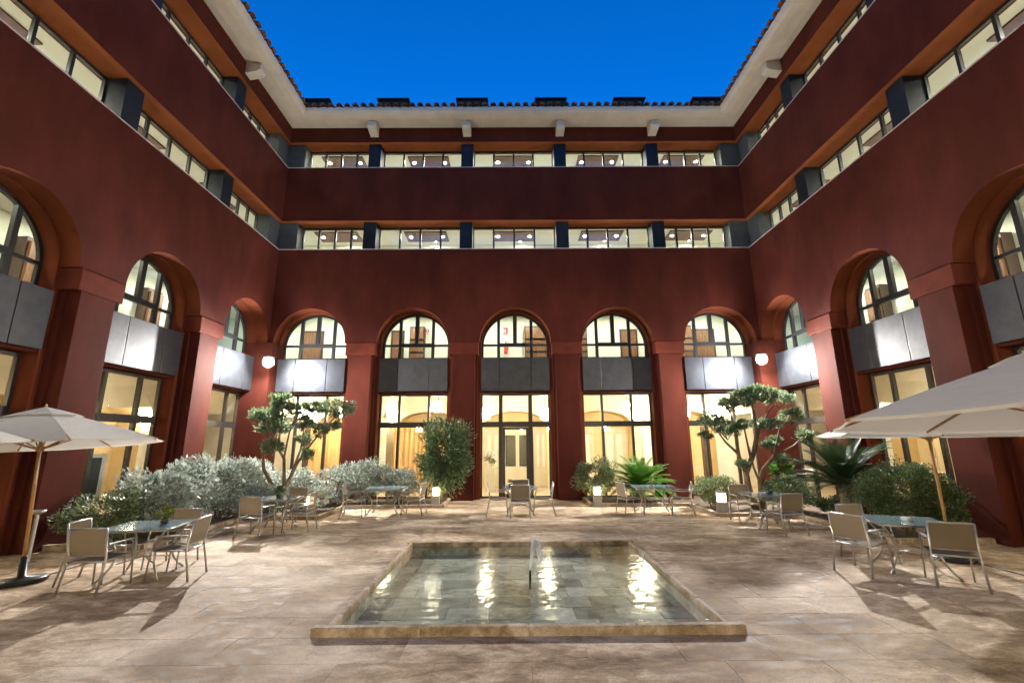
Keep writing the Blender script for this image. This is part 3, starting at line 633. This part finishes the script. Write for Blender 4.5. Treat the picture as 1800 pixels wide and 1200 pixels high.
def clump_points(g_, n, c, rad, lumps=26, shell=0.55, floor=0.04):
    """points in lumpy clusters through an ellipsoid"""
    c = np.array(c); rad = np.array(rad)
    u = g_.normal(0, 1, (lumps, 3)); u /= np.linalg.norm(u, axis=1)[:, None]
    lc = u * g_.uniform(shell, 1.0, (lumps, 1)); k = g_.integers(0, lumps, n)
    q = g_.normal(0, 1, (n, 3)); q /= np.linalg.norm(q, axis=1)[:, None]
    q *= g_.uniform(0, 1, (n, 1)) ** 0.4
    p = lc[k] * 0.78 + q * 0.34 * g_.uniform(0.6, 1.25, lumps)[k][:, None]
    o = p / (np.linalg.norm(p, axis=1)[:, None] + 1e-6); p = c + p * rad
    ok = p[:, 2] > floor; return p[ok], o[ok]
_sd = [11]
def bush(name, label, loc, rx, ry, h, mat, n, ll, lw, cat='shrub', group=None, lumps=30, up=0.35, stems=6, base=0.12, droop=0.3):
    _sd[0] += 1; g_ = np.random.default_rng(_sd[0])
    t = thing(name, label, cat, loc, 0, group)
    p, o = clump_points(g_, n, (0, 0, base + (h - base) / 2), (rx, ry, (h - base) / 2), lumps)
    stuff(inst('foliage', leaf_mesh('foliage', mat, p, o, ll, lw, _sd[0], droop, up), t))
    s = MB()
    for i in range(stems):
        a = 2 * math.pi * i / stems + rnd.uniform(-.4, .4); k = rnd.uniform(0.35, 0.7)
        s.tube([(0.05 * math.cos(a), 0.05 * math.sin(a), -0.02), (k * 0.5 * rx * math.cos(a), k * 0.5 * ry * math.sin(a), h * 0.35), (k * rx * math.cos(a + .3), k * ry * math.sin(a + .3), h * 0.75)], [0.022, 0.015, 0.006], 6)
    s.build('stem', 'bark', t); return t
HG = 'silver leaved shrubs of the hedge'
bush('flowering_shrub', 'low green shrub with yellow flowers, nearest the left umbrella', (-8.45, 9.75, 0), 0.9, 0.7, 1.15, 'bushleaf', 7000, 0.075, 0.035)
hs = [(-8.15, 10.6, .95, .8, 1.55, 'silver shrub just behind the yellow flowered shrub'), (-8.2, 11.75, .95, .8, 1.72, 'silver shrub below the window between the two left piers'),
      (-8.15, 13.0, 1.0, .85, 1.78, 'tall silver shrub in front of the left pier nearest the corner'), (-8.3, 14.4, .95, .9, 1.62, 'silver shrub to the left of the pruned tree with separate pads'),
      (-7.0, 13.25, .9, .45, .85, 'low silver shrub at the foot of the left pruned tree'), (-7.1, 15.2, .9, .8, 1.3, 'silver shrub in the corner behind the left pruned tree'),
      (-5.95, 15.4, .85, .75, 1.25, 'silver shrub under the amber curtains of the corner window'), (-4.95, 15.5, .9, .8, 1.58, 'tall silver shrub in front of the rear pier'), (-3.85, 15.6, .7, .7, 1.3, 'silver shrub beside the tall oleander'),
      (-6.0, 14.0, .6, .5, .8, 'low silver shrub behind the bollard lamp on the left')]
for x, y, a, b, h, lb in hs: bush('silver_shrub', lb, (x, y, 0), a, b, h, 'silver', int(4600 * a * h / 1.3), 0.10, 0.045, 'shrub', HG, 34)
bush('oleander', 'tall oleander with long narrow leaves left of the glass door', (-2.45, 15.75, 0), 0.98, 0.8, 2.95, 'oleander', 8500, 0.17, 0.034, 'shrub', None, 46, 0.1, 9, 0.25, 0.55)
bush('round_bush', 'rounded grey green bush right of the glass door behind a lamp', (2.62, 15.6, 0), 0.82, 0.65, 1.6, 'bushleaf', 7000, 0.085, 0.034)
bush('leafy_bush', 'pale variegated bush between the green cycad and the right pruned tree', (5.9, 14.15, 0), 0.78, 0.6, 1.0, 'bushleaf', 5200, 0.07, 0.04)
bush('leafy_bush', 'pale variegated bush at the foot of the right pruned tree', (7.6, 13.3, 0), 0.85, 0.65, 1.08, 'bushleaf', 5600, 0.07, 0.04)
bush('leafy_bush', 'low dark bush below the drooping fronds of the dark cycad', (8.35, 12.6, 0), 0.6, 0.5, 0.6, 'darkleaf', 3000, 0.07, 0.04)
bush('large_bush', 'large dark clipped bush behind the near right table', (8.15, 10.05, 0), 1.0, 0.75, 1.66, 'darkleaf', 15000, 0.055, 0.03, 'shrub', None, 44)
bush('large_bush', 'dark bush against the right wall beside the second umbrella pole', (8.75, 9.75, 0), 0.5, 0.55, 1.2, 'darkleaf', 5200, 0.055, 0.03)
bush('sapling', 'small bright green sapling beside the second stem of the right tree', (8.0, 14.1, 0), 0.34, 0.3, 1.55, 'cycad', 420, 0.16, 0.07, 'sapling', None, 9, 0.2, 3, 0.7)
fl = MB()
for x, y, z in ((-8.1, 9.25, 1.0), (-7.95, 9.35, .95), (-7.9, 9.4, .7), (-8.3, 9.15, .8), (-8.0, 10.2, 1.05), (-8.75, 9.2, .62)):
    for i in range(14):
        px, py, pz = x + rnd.gauss(0, .05), y + rnd.gauss(0, .05), z + rnd.gauss(0, .04); fl.poly([(px - .02, py, pz), (px, py - .015, pz + .02), (px + .02, py, pz), (px, py + .015, pz + .012)])
stuff(fl.build('flowers', 'yellowleaf')); bpy.data.objects['flowers'].parent = bpy.data.objects['flowering_shrub']; bpy.data.objects['flowers'].location = (8.45, -9.75, 0)

def cloud_tree(label, base, pads, limbs, seed):
    t = thing('pruned_tree', label, 'tree', base, 0, 'cloud pruned trees in the corners'); g_ = np.random.default_rng(seed)
    s = MB()
    for pts in limbs: s.tube([(x - base[0], y - base[1], z) for x, y, z, r in pts], [p[3] for p in pts], 8)
    s.build('trunk', 'bark', t, smooth=True)
    tw = MB()
    for x, y, z, rx, rz in pads:
        cx_, cy_ = x - base[0], y - base[1]
        p, o = clump_points(g_, int(1150 * rx * rx / 0.25 + 220), (cx_, cy_, z), (rx, rx * 0.88, rz), 24, 0.35, -1)
        stuff(inst('leaf_pad', leaf_mesh('leaf_pad', 'leaf', p, o, 0.105, 0.028, seed + int(abs(x * 100)), 0.2, 0.5), t))
        for i in range(5):
            a = rnd.uniform(0, 6.28); tw.tube([(cx_, cy_, z - rz * 1.3), (cx_ + 0.4 * rx * math.cos(a), cy_ + 0.4 * rx * math.sin(a), z - 0.3 * rz), (cx_ + 0.8 * rx * math.cos(a), cy_ + 0.7 * rx * math.sin(a), z + 0.2 * rz)], [0.014, 0.010, 0.005], 5)
    stuff(tw.build('twigs', 'bark', t)); return t
YL = 14.0
cloud_tree('cloud pruned tree with separate leaf pads rising from the silver hedge', (-7.0, YL, 0.0),
    [(-7.30, 14.1, 3.28, .52, .24), (-7.50, 13.8, 2.85, .60, .30), (-7.45, 14.2, 2.48, .55, .26), (-6.75, 13.9, 3.0, .42, .22), (-6.25, 14.2, 3.08, .50, .20), (-5.42, 13.9, 3.02, .52, .32), (-6.42, 13.7, 2.62, .40, .22), (-7.27, 13.8, 1.92, .36, .22), (-6.57, 14.2, 2.14, .30, .18), (-5.92, 13.9, 2.34, .28, .18), (-6.22, 13.8, 1.68, .24, .16), (-5.6, 14.1, 2.5, .2, .12)],
    [[(-7.0, YL, 0, .075), (-7.14, YL, .58, .06), (-7.55, 13.95, 1.25, .05), (-7.64, 13.95, 1.75, .04), (-7.5, 13.9, 2.4, .028)], [(-6.97, YL + .05, 0, .07), (-6.93, YL, .8, .055), (-7.0, 14.0, 1.55, .045), (-7.2, 13.95, 1.85, .035), (-7.2, 14.05, 2.9, .024)],
     [(-6.95, YL - .05, 0, .07), (-6.83, YL, .85, .055), (-6.6, 14.0, 1.4, .045), (-6.3, 13.95, 1.85, .036), (-5.98, 13.9, 2.25, .03), (-5.5, 13.9, 2.8, .02)], [(-6.7, YL, 1.2, .04), (-6.58, 14.1, 1.8, .03), (-6.55, 14.1, 2.1, .024), (-6.4, 13.8, 2.5, .018)], [(-7.0, 14, 1.6, .03), (-6.9, 13.95, 2.3, .024), (-6.7, 13.95, 2.9, .018), (-6.3, 14.1, 3.0, .014)], [(-6.6, 14.0, 1.45, .025), (-6.25, 13.85, 1.62, .016)]], 301)
cloud_tree('cloud pruned tree with a broad merged crown in the right corner', (7.0, 13.9, 0.0),
    [(7.05, 14.0, 3.28, .65, .30), (7.45, 13.7, 3.42, .62, .24), (6.45, 13.8, 3.08, .46, .24), (5.98, 13.9, 2.62, .46, .26), (6.45, 14.1, 2.32, .46, .24), (8.05, 13.9, 3.25, .48, .24), (8.28, 13.8, 2.75, .46, .24), (7.52, 13.7, 2.47, .44, .15), (6.9, 14.0, 2.5, .36, .14), (8.65, 13.8, 2.13, .30, .18), (7.5, 13.8, 1.88, .26, .12), (6.68, 13.8, 1.32, .22, .14), (7.9, 13.8, 1.47, .30, .16), (5.7, 13.9, 2.16, .2, .1), (7.9, 14.1, 2.0, .22, .12)],
    [[(7.0, 13.9, 0, .12), (6.83, 13.9, .6, .10), (6.80, 13.9, 1.05, .085), (7.11, 13.9, 1.64, .075), (7.27, 13.9, 2.2, .06), (7.26, 13.9, 2.9, .045), (7.15, 13.9, 3.3, .02)], [(6.80, 13.9, 1.0, .06), (6.64, 13.9, 1.6, .05), (6.29, 13.9, 1.95, .035), (6.0, 13.9, 2.4, .02)], [(6.66, 13.9, 1.55, .045), (6.61, 13.95, 2.5, .032), (6.5, 13.9, 3.0, .018)],
     [(7.22, 13.95, 0, .10), (7.21, 13.95, .8, .07), (7.32, 13.9, 1.14, .06), (7.65, 13.85, 1.5, .045), (7.95, 13.85, 2.3, .03), (8.25, 13.8, 2.7, .018)], [(7.28, 13.9, 2.15, .04), (7.55, 13.8, 2.7, .03), (8.0, 13.9, 3.15, .018)], [(7.65, 13.85, 1.5, .03), (8.3, 13.8, 1.85, .022), (8.6, 13.8, 2.1, .014)], [(7.2, 13.95, .8, .045), (7.1, 14.0, 1.2, .03), (7.05, 14.0, 1.8, .016)], [(7.0, 13.9, 1.4, .04), (6.95, 14.0, 2.4, .02)]], 402)

def frond_mesh(L, mat, droop, pairs=38, ll=0.2):
    mb = MB(); pts = []
    for i in range(13):
        t = i / 12; pts.append(Vector((0, L * (t - 0.12 * t * t * droop), L * (0.30 * t - droop * 0.42 * t * t))))
    mb.tube(pts, [0.012 * (1 - 0.8 * i / 12) for i in range(13)], 4)
    for i in range(pairs):
        t = 0.10 + 0.88 * i / pairs; f = t * 12; a = int(f); p = pts[a].lerp(pts[min(12, a + 1)], f - a); tg = (pts[min(12, a + 1)] - pts[a]).normalized()
        l_ = ll * math.sin(math.pi * (0.12 + 0.82 * t)) + 0.03
        for s in (-1, 1):
            d = (Vector((s, 0, 0)) * 0.85 + tg * 0.55 + Vector((0, 0, 0.30))).normalized(); w = tg * 0.011
            mb.poly([p - w, p + d * l_ * 0.5 - w, p + d * l_, p + d * l_ * 0.5 + w, p + w])
    return mb.mesh('frond', mat)
def cycad(label, loc, L, mat, n, trunk_h, seed, zs=1.0):
    t = thing('cycad', label, 'cycad', loc); rr = random.Random(seed)
    MB().lathe([(0.13, -0.02), (0.15, trunk_h * 0.4), (0.14, trunk_h), (0.06, trunk_h + 0.12)], 12).build('trunk', 'bark', t)
    ms = [frond_mesh(L * k, mat, d) for k, d in ((1.0, 0.9), (0.92, 1.25), (0.85, 0.6))]
    for i in range(n):
        k = i / n; a = i * 2.39996; el = 1.15 * (1 - k) + rr.uniform(-0.1, 0.1) - 0.12
        inst('frond', ms[i % 3], t, (0, 0, trunk_h + 0.06 * (1 - k)), (el, 0, a), (1, 1, 1))
cycad('bright green cycad with upright feathery fronds beside the rear pier', (4.15, 15.75, 0), 1.42, 'cycad', 60, 0.40, 5)
cycad('large dark green cycad with long drooping fronds near the right wall', (8.05, 11.6, 0), 1.75, 'cycaddark', 58, 0.85, 6)

# ---------------------------------------------------------------- furniture
def make_chair(label, loc, rz):
    t = thing('chair', label, 'chair', loc, rz, 'aluminium mesh chairs round the terrace tables')
    rw = 0.013
    for s in (-1, 1):
        MB().tube([(s * .265, -.33, 0), (s * .255, -.25, .40), (s * .25, -.24, .47), (s * .245, -.30, .86)], rw + .002, 8).build('leg', 'metal', t, smooth=True)
        MB().tube([(s * .27, .27, 0), (s * .262, .235, .42), (s * .26, .20, .60), (s * .258, .16, .635)], rw, 8).build('leg', 'metal', t, smooth=True)
        bev(MB().prism([(s * .258 - .022, -.25), (s * .258 + .022, -.25), (s * .262 + .026, .20), (s * .262 - .026, .20)], .632, .652, 2).build('armrest', 'metal', t), .006)
    MB().tube([(-.25, -.25, .425), (-.25, .24, .44)], rw).tube([(.25, -.25, .425), (.25, .24, .44)], rw).tube([(-.25, .24, .435), (.25, .24, .435)], rw).tube([(-.25, -.25, .42), (.25, -.25, .42)], rw).build('seat_frame', 'metal', t, smooth=True)
    st = MB(); n = 6
    for i in range(n):
        y0 = -.24 + .475 * i / n; y1 = -.24 + .475 * (i + 1) / n; z = lambda y: .436 - .022 * math.sin(math.pi * (y + .24) / .475)
        for (a, b, k) in ((-.238, 0, 0), (0, .238, 0)): st.poly([(a, y0, z(y0)), (b, y0, z(y0)), (b, y1, z(y1)), (a, y1, z(y1))]); st.poly([(a, y0, z(y0) - .004), (b, y0, z(y0) - .004), (b, y1, z(y1) - .004), (a, y1, z(y1) - .004)])
    st.build('seat', 'sling', t, smooth=True)
    MB().tube([(-.245, -.30, .86), (.245, -.30, .86)], rw + .002).build('back_rail', 'metal', t, smooth=True); MB().tube([(-.25, -.248, .50), (.25, -.248, .50)], rw - .003).build('back_rail', 'metal', t, smooth=True)
    bk = MB(); n = 5
    for i in range(n):
        z0 = .505 + .345 * i / n; z1 = .505 + .345 * (i + 1) / n; y = lambda z: -.246 - .052 * (z - .505) / .345 - .012 * math.sin(math.pi * (z - .505) / .345)
        for dy in (0, -.004): bk.poly([(-.236, y(z0) + dy, z0), (.236, y(z0) + dy, z0), (.236, y(z1) + dy, z1), (-.236, y(z1) + dy, z1)])
    bk.build('backrest', 'sling', t, smooth=True); return t
chairs = [  # x, y, facing angle (deg, 0 = away from camera), label
    (-6.05, 6.98, 2, 'chair with its back to the camera at the near left table'), (-5.36, 7.55, 97, 'chair on the pool side of the near left table'),
    (-6.50, 7.42, -78, 'chair on the wall side of the near left table, behind the nearest chair'), (-5.97, 8.28, 184, 'chair on the hedge side of the near left table, facing the camera'),
    (-5.83, 10.62, -3, 'chair with its back to the camera at the table below the left pruned tree'), (-5.16, 11.25, 93, 'chair on the pool side of the table below the left pruned tree'), (-5.75, 12.08, 178, 'chair facing the camera at the table below the left pruned tree'),
    (-4.52, 13.15, -82, 'left of two chairs at the table before the silver hedge by the oleander'), (-2.98, 13.6, 86, 'chair next to the oleander at the table before the silver hedge'),
    (-0.55, 13.42, -88, 'left chair at the table in front of the glass door'), (0.72, 13.45, 88, 'right chair at the table in front of the glass door'), (0.06, 12.98, 0, 'chair with its back to the camera before the glass door'), (0.11, 14.15, 180, 'chair between the central table and the glass door'),
    (3.16, 13.3, -75, 'left chair at the table before the bright green cycad'), (4.56, 13.2, 72, 'right chair at the table before the bright green cycad'),
    (5.87, 10.55, 6, 'chair with its back to the camera at the table by the square lit bollard'), (5.75, 12.05, 176, 'chair facing the camera at the table by the square lit bollard'),
    (5.30, 7.58, -64, 'chair on the pool side of the near right table'), (6.08, 6.92, -30, 'chair with its back to the camera at the near right table'), (5.92, 8.25, 186, 'chair facing the camera at the near right table, before the dark bush')]
c0 = None
for x, y, a, lb in chairs:
    if c0 is None: c0 = make_chair(lb, (x, y, 0), R(a))
    else: copy_thing(c0, lb, (x, y, 0), R(a))

def make_table(label, loc, rz, s):
    t = thing('table', label, 'table', loc, rz, 'glass topped terrace tables'); h = s / 2
    bev(MB().box(-h, h, -h, h, .722, .734).build('tabletop', 'tableglass', t), .004)
    MB().box(-h + .02, h - .02, -h + .02, -h + .05, .70, .7215).box(-h + .02, h - .02, h - .05, h - .02, .70, .7215).box(-h + .02, -h + .05, -h + .05, h - .05, .70, .7215).box(h - .05, h - .02, -h + .05, h - .05, .70, .7215).build('top_frame', 'metal', t)
    for sx in (-1, 1):
        for sy in (-1, 1):
            pts = []
            for i in range(9):
                u = i / 8; k = 0.86 - 1.25 * u * (1 - u) * 1.0 - 0.02 * u
                pts.append((sx * h * k, sy * h * k, .70 - .70 * u))
            MB().tube(pts, .017, 8).build('leg', 'metal', t, smooth=True)
    MB().tube([(-h * .5, -h * .5, .22), (0, 0, .28), (h * .5, h * .5, .22)], .012).tube([(h * .5, -h * .5, .22), (0, 0, .285), (-h * .5, h * .5, .22)], .012).build('stretcher', 'metal', t, smooth=True)
    return t
tabs = [(-6.0, 7.72, 12, .98, 'glass table nearest the left umbrella'), (-5.78, 11.35, 4, .95, 'glass table below the left pruned tree'), (-3.75, 13.5, 3, 1.15, 'glass table before the silver hedge, beside the oleander'),
        (0.07, 13.58, 0, .95, 'glass table in front of the glass door'), (3.86, 13.35, -6, 1.15, 'glass table before the bright green cycad'), (5.92, 11.35, -4, .95, 'glass table by the square lit bollard'), (6.12, 7.65, -22, 1.0, 'glass table nearest the right umbrellas')]
t0 = {}
for x, y, a, s, lb in tabs:
    if s not in t0: t0[s] = make_table(lb, (x, y, 0), R(a), s)
    else: copy_thing(t0[s], lb, (x, y, 0), R(a))
def pot(label, loc, mat='bushleaf', n=500, r=.10, h=.20):
    t = thing('potted_plant', label, 'potted plant', loc, 0, 'small pots on the tables')
    MB().lathe([(.045, 0), (.06, .02), (.065, .08), (.055, .085)], 14).build('pot', 'pot', t, smooth=True)
    g_ = np.random.default_rng(int(abs(loc[0] * 91))); p, o = clump_points(g_, n, (0, 0, .06 + h / 2), (r, r, h / 2), 9, .3, .05)
    stuff(inst('foliage', leaf_mesh('foliage', mat, p, o, .045, .018, 3, .2, .5), t))
pot('small green plant in a dark pot on the near left table', (-5.85, 7.85, .7345), 'yellowleaf', 700, .13, .2)
pot('dark potted plant on the table below the left pruned tree', (-5.72, 11.3, .7345), 'leaf', 700, .13, .22)
pot('dark potted plant on the table by the square lit bollard', (6.05, 11.4, .7345), 'leaf', 600, .11, .24)
pot('small pot with red flowers on the table before the glass door', (-.2, 13.55, .7345), 'yellowleaf', 150, .08, .12)
rf = MB()
for i in range(26):
    px, py, pz = rnd.gauss(0, .05), rnd.gauss(0, .05), .13 + rnd.uniform(0, .08); rf.poly([(px - .018, py, pz), (px, py - .014, pz + .016), (px + .018, py, pz), (px, py + .014, pz + .01)])
stuff(rf.build('flowers', 'red', bpy.data.objects['potted_plant.003']))
def tumbler(label, loc, s=1.0):
    t = thing('candle_glass', label, 'glass', loc, 0, 'candle glasses on the tables')
    MB().lathe([(.038 * s, 0), (.042 * s, .09 * s), (.038 * s, .09 * s), (.034 * s, .012 * s)], 16).build('tumbler', 'glass', t, smooth=True)
    MB().lathe([(.030 * s, .013 * s), (.030 * s, .05 * s)], 12).build('candle', 'white', t)
tumbler('clear candle glass on the table beside the oleander', (-3.72, 13.4, .7345), 1.1); tumbler('left of the two candle glasses on the table before the green cycad', (3.72, 13.3, .7345)); tumbler('right of the two candle glasses on the table before the green cycad', (3.88, 13.34, .7345))
vs_ = thing('glass_vase', 'square glass vase with white pebbles on the near right table', 'vase', (6.12, 7.62, .7345), R(20))
MB().box(-.06, .06, -.06, -.052, 0, .13).box(-.06, .06, .052, .06, 0, .13).box(-.06, -.052, -.052, .052, 0, .13).box(.052, .06, -.052, .052, 0, .13).build('vase_body', 'glass', vs_)
MB().box(-.05, .05, -.05, .05, 0.002, .05).build('filling', 'white', vs_)

def umbrella(label, loc, apex, rim, rad, phase, tilt=(0, 0), vent=True):
    t = thing('umbrella', label, 'umbrella', loc, 0, 'white canvas umbrellas of the terrace'); t.rotation_euler = (R(tilt[0]), R(tilt[1]), 0)
    MB().lathe([(.30, 0), (.31, .03), (.27, .06), (.05, .085), (.045, .36), (.033, .37)], 24).build('base', 'black', t, smooth=True)
    MB().tube([(0, 0, .3), (0, 0, apex - .03)], .024, 12).build('pole', 'pole', t, smooth=True)
    n = 8; sub = 8; rows_ = 7; cm = MB(); vv = {}
    def P(a, u, sagk=1.0):
        k = (a % (2 * math.pi / n)) / (2 * math.pi / n); ce = math.cos(math.pi / n) / math.cos((k - 0.5) * 2 * math.pi / n)
        r_ = rad * u * ce; sag = 0.03 * u * u * math.sin(math.pi * k) * sagk
        return (r_ * math.cos(a + phase), r_ * math.sin(a + phase), apex - (apex - rim) * (u ** 1.12) - sag * 0.5 - 0.0)
    for i in range(n * sub):
        a0 = 2 * math.pi * i / (n * sub) + 1e-6; a1 = 2 * math.pi * (i + 1) / (n * sub) - 1e-6
        for j in range(rows_):
            u0 = 0.12 + 0.88 * j / rows_; u1 = 0.12 + 0.88 * (j + 1) / rows_
            cm.poly([P(a0, u0), P(a1, u0), P(a1, u1), P(a0, u1)])
        q0 = P(a0, 1); q1 = P(a1, 1); cm.poly([q0, q1, (q1[0] * .998, q1[1] * .998, q1[2] - .022), (q0[0] * .998, q0[1] * .998, q0[2] - .022)])
    co_ = cm.build('canopy', 'canvas', t); 
    vm = MB()
    for i in range(n * sub):
        a0 = 2 * math.pi * i / (n * sub) + 1e-6; a1 = 2 * math.pi * (i + 1) / (n * sub) - 1e-6
        for u0, u1 in ((0.0, 0.15), (0.15, 0.30)):
            f = lambda a, u: tuple(np.array(P(a, max(u, 1e-3), 0)) + np.array([0, 0, .045 - 0.05 * u]))
            vm.poly([f(a0, u0), f(a1, u0), f(a1, u1), f(a0, u1)])
    vm.build('vent_cap', 'canvas', t)
    MB().lathe([(.012, 0), (.018, .03), (.008, .06)], 10, (0, 0, apex + .03)).build('finial', 'pole', t, smooth=True)
    hub = MB().lathe([(.05, 0), (.05, .06)], 12, (0, 0, apex - .16)).build('hub', 'pole', t)
    for i in range(n):
        a = 2 * math.pi * i / n + phase; c_, s_ = math.cos(a), math.sin(a); rr = rad * 1.015
        MB().tube([(.04 * c_, .04 * s_, apex - .09), (rad * .5 * c_, rad * .5 * s_, apex - (apex - rim) * (.5 ** 1.12) - .03), (rr * c_, rr * s_, rim - .012)], .013, 6).build('rib', 'pole', t)
        MB().tube([(.04 * c_, .04 * s_, apex - .62), (rad * .5 * c_, rad * .5 * s_, apex - (apex - rim) * (.5 ** 1.12) - .045)], .010, 6).build('strut', 'pole', t)
    MB().lathe([(.05, 0), (.05, .08)], 12, (0, 0, apex - .66)).build('runner', 'pole', t)
    MB().tube([(.03, 0, apex - .6), (.045, -.03, apex - .9), (.04, -.04, apex - 1.15), (.028, -.02, apex - 0.95)], .006, 5).build('cord', 'white', t, smooth=True)
umbrella('white umbrella on a black base beside the near left table', (-7.5, 7.35, 0), 2.56, 2.0, 1.62, R(10), (0, -4))
umbrella('white umbrella cut by the left edge of the picture', (-7.1, 4.25, 0), 2.62, 2.06, 1.75, R(3), (0, 0))
umbrella('white umbrella whose wooden pole stands behind the near right table', (7.32, 8.25, 0), 2.62, 2.06, 1.72, R(8), (0, 0))
umbrella('large white umbrella nearest the camera, its ribs seen from below', (4.15, 3.2, 0), 2.72, 2.17, 1.72, R(37.5), (-3, 0))

def stand(label, loc):
    t = thing('ashtray_stand', label, 'ashtray', loc)
    MB().lathe([(.12, 0), (.12, .02), (.03, .03)], 16).build('foot', 'metal', t); MB().tube([(0, 0, .02), (0, 0, .84)], .03, 10).build('post', 'metal', t)
    MB().lathe([(.04, .80), (.10, .83), (.115, .87), (.10, .865), (.05, .84)], 18).build('bowl', 'metal', t, smooth=True)
stand('slim metal ashtray stand against the wall behind the left umbrella pole', (-8.55, 8.45, 0))

def bollard(label, loc):
    t = thing('bollard_lamp', label, 'bollard lamp', loc, 0, 'lit bollard lamps at the planting beds')
    bev(MB().box(-.12, .12, -.12, .12, 0, .36).build('body', 'bollard', t), .008); bev(MB().box(-.125, .125, -.125, .125, .58, .615).build('cap', 'bollard', t), .006)
    MB().box(-.085, .085, -.085, .085, .361, .579).build('diffuser', 'bulb', t)
    return t
b0 = bollard('lit bollard lamp under the oleander', (-2.58, 15.1, 0))
for lb, l_ in (('lit bollard lamp in front of the rounded bush', (2.55, 15.0, 0)), ('lit square bollard lamp before the pale variegated bush', (5.6, 13.02, 0)), ('lit bollard lamp behind the chairs below the left pruned tree', (-5.72, 13.05, 0))): copy_thing(b0, lb, l_, 0)

# ---------------------------------------------------------------- floodlights in the corners
for s, lb in ((-1, 'lit floodlight in the corner above the tree with separate leaf pads'), (1, 'lit floodlight in the corner above the tree with the merged crown')):
    pos = Vector((s * 8.68, 15.62, 4.78)); t = thing('floodlight', lb, 'floodlight', pos, 0, 'floodlights in the rear corners')
    MB().lathe([(.05, .14), (.19, .15), (.20, .17), (.05, .23)], 20).build('housing', 'black', t, smooth=True)
    MB().lathe([(.02, -.18)] + [(.175 * math.cos(R(a)), .175 * math.sin(R(a))) for a in range(-75, 76, 15)], 20).build('lens', 'floodlens', t, smooth=True)
    MB().tube([(0, 0, 0.2), (s * .3, .45, .22), (s * .56, .88, .2)], .018, 8).build('arm', 'black', t)
    for kind, en in (('SPOT', FLOOD_W), ('POINT', FLOOD_W * 0.20)):
        ld = bpy.data.lights.new('flood_lamp', kind); ld.energy = en; ld.color = (1.0, 0.95, 0.88) if kind == 'SPOT' else (0.88, 0.93, 1.0); ld.shadow_soft_size = 0.05
        lo = bpy.data.objects.new('flood_lamp', ld); C.objects.link(lo); lo.parent = t; lo.location = (-s * .16, -.22, -.08)
        if kind == 'SPOT': ld.spot_size = R(158); ld.spot_blend = 0.45; lo.rotation_euler = (Vector((s * -1.5, 5.0, 0.0)) - pos).normalized().to_track_quat('-Z', 'Y').to_euler()
db = thing('display_frame', 'white framed board on legs inside the left ground floor window', 'display board', (-W - 1.75, 11.75, 0), R(62))
MB().box(-.48, -.40, -.03, .03, .55, 1.75).box(.40, .48, -.03, .03, .55, 1.75).box(-.40, .40, -.03, .03, 1.67, 1.75).box(-.40, .40, -.03, .03, .55, .63).build('frame', 'white', db)
MB().box(-.40, .40, -.012, .012, .63, 1.67).build('board', 'doorglass', db)
for sx in (-1, 1): MB().tube([(sx * .44, 0, .56), (sx * .5, 0, 0)], .02).build('leg', 'white', db)
# lobby flowers and wall notices seen through the glass
v = thing('flower_vase', 'tall vase of white flowers inside the glass door', 'flowers', (-1.05, D + 3.2, 0))
MB().box(-.18, .18, -.18, .18, 0, .95).build('plinth', 'doorwhite', v); MB().lathe([(.06, .95), (.08, 1.1), (.05, 1.3)], 12).build('vase_body', 'glass', v, smooth=True)
g_ = np.random.default_rng(5); p, o = clump_points(g_, 260, (0, 0, 1.5), (.3, .2, .25), 10, .3, 0); inst('blooms', leaf_mesh('blooms', 'white', p, o, .09, .06, 4), v)
p, o = clump_points(g_, 200, (0, 0, 1.3), (.2, .15, .2), 8, .3, 0); stuff(inst('foliage', leaf_mesh('foliage', 'bushleaf', p, o, .14, .03, 4), v))
sg = thing('wall_sign', 'red and white fire extinguisher sign behind the middle arched window', 'sign', (-.40, D + 2.94, 6.80))
MB().box(-.11, .11, -.006, 0, -.15, .15).build('sign_plate', 'red', sg); MB().box(-.028, .028, -.010, -.0065, -.09, .05).box(-.012, .012, -.010, -.0065, .05, .09).box(-.09, -.055, -.010, -.0065, -.1, .1).build('symbol', 'white', sg)
ex = thing('fire_extinguisher', 'red fire extinguisher hung below its sign behind the middle arched window', 'extinguisher', (-.38, D + 2.85, 5.75))
MB().lathe([(.07, 0), (.075, .03), (.075, .42), (.03, .5), (.025, .55)], 14).build('cylinder_body', 'red', ex, smooth=True); MB().tube([(0, 0, .55), (.09, 0, .57), (.11, 0, .4), (.09, -.02, .15)], .012).build('hose', 'black', ex, smooth=True)
sg2 = thing('wall_sign', 'white sign with a red hose reel symbol behind the second arched window', 'sign', (-3.86, D + 2.94, 6.80))
MB().box(-.11, .11, -.006, 0, -.16, .13).build('sign_plate', 'white', sg2); sy = MB(); sy.lathe([(.085, 0), (.085, .004)], 20); o_ = sy.build('symbol', 'red', sg2, (0, -.0065, .02), (R(90), 0, 0)); MB().lathe([(.035, 0), (.035, .003)], 14).build('symbol', 'white', sg2, (0, -.011, .02), (R(90), 0, 0))
MB().box(-.09, .09, -.010, -.0065, -.14, -.11).build('symbol', 'red', sg2)
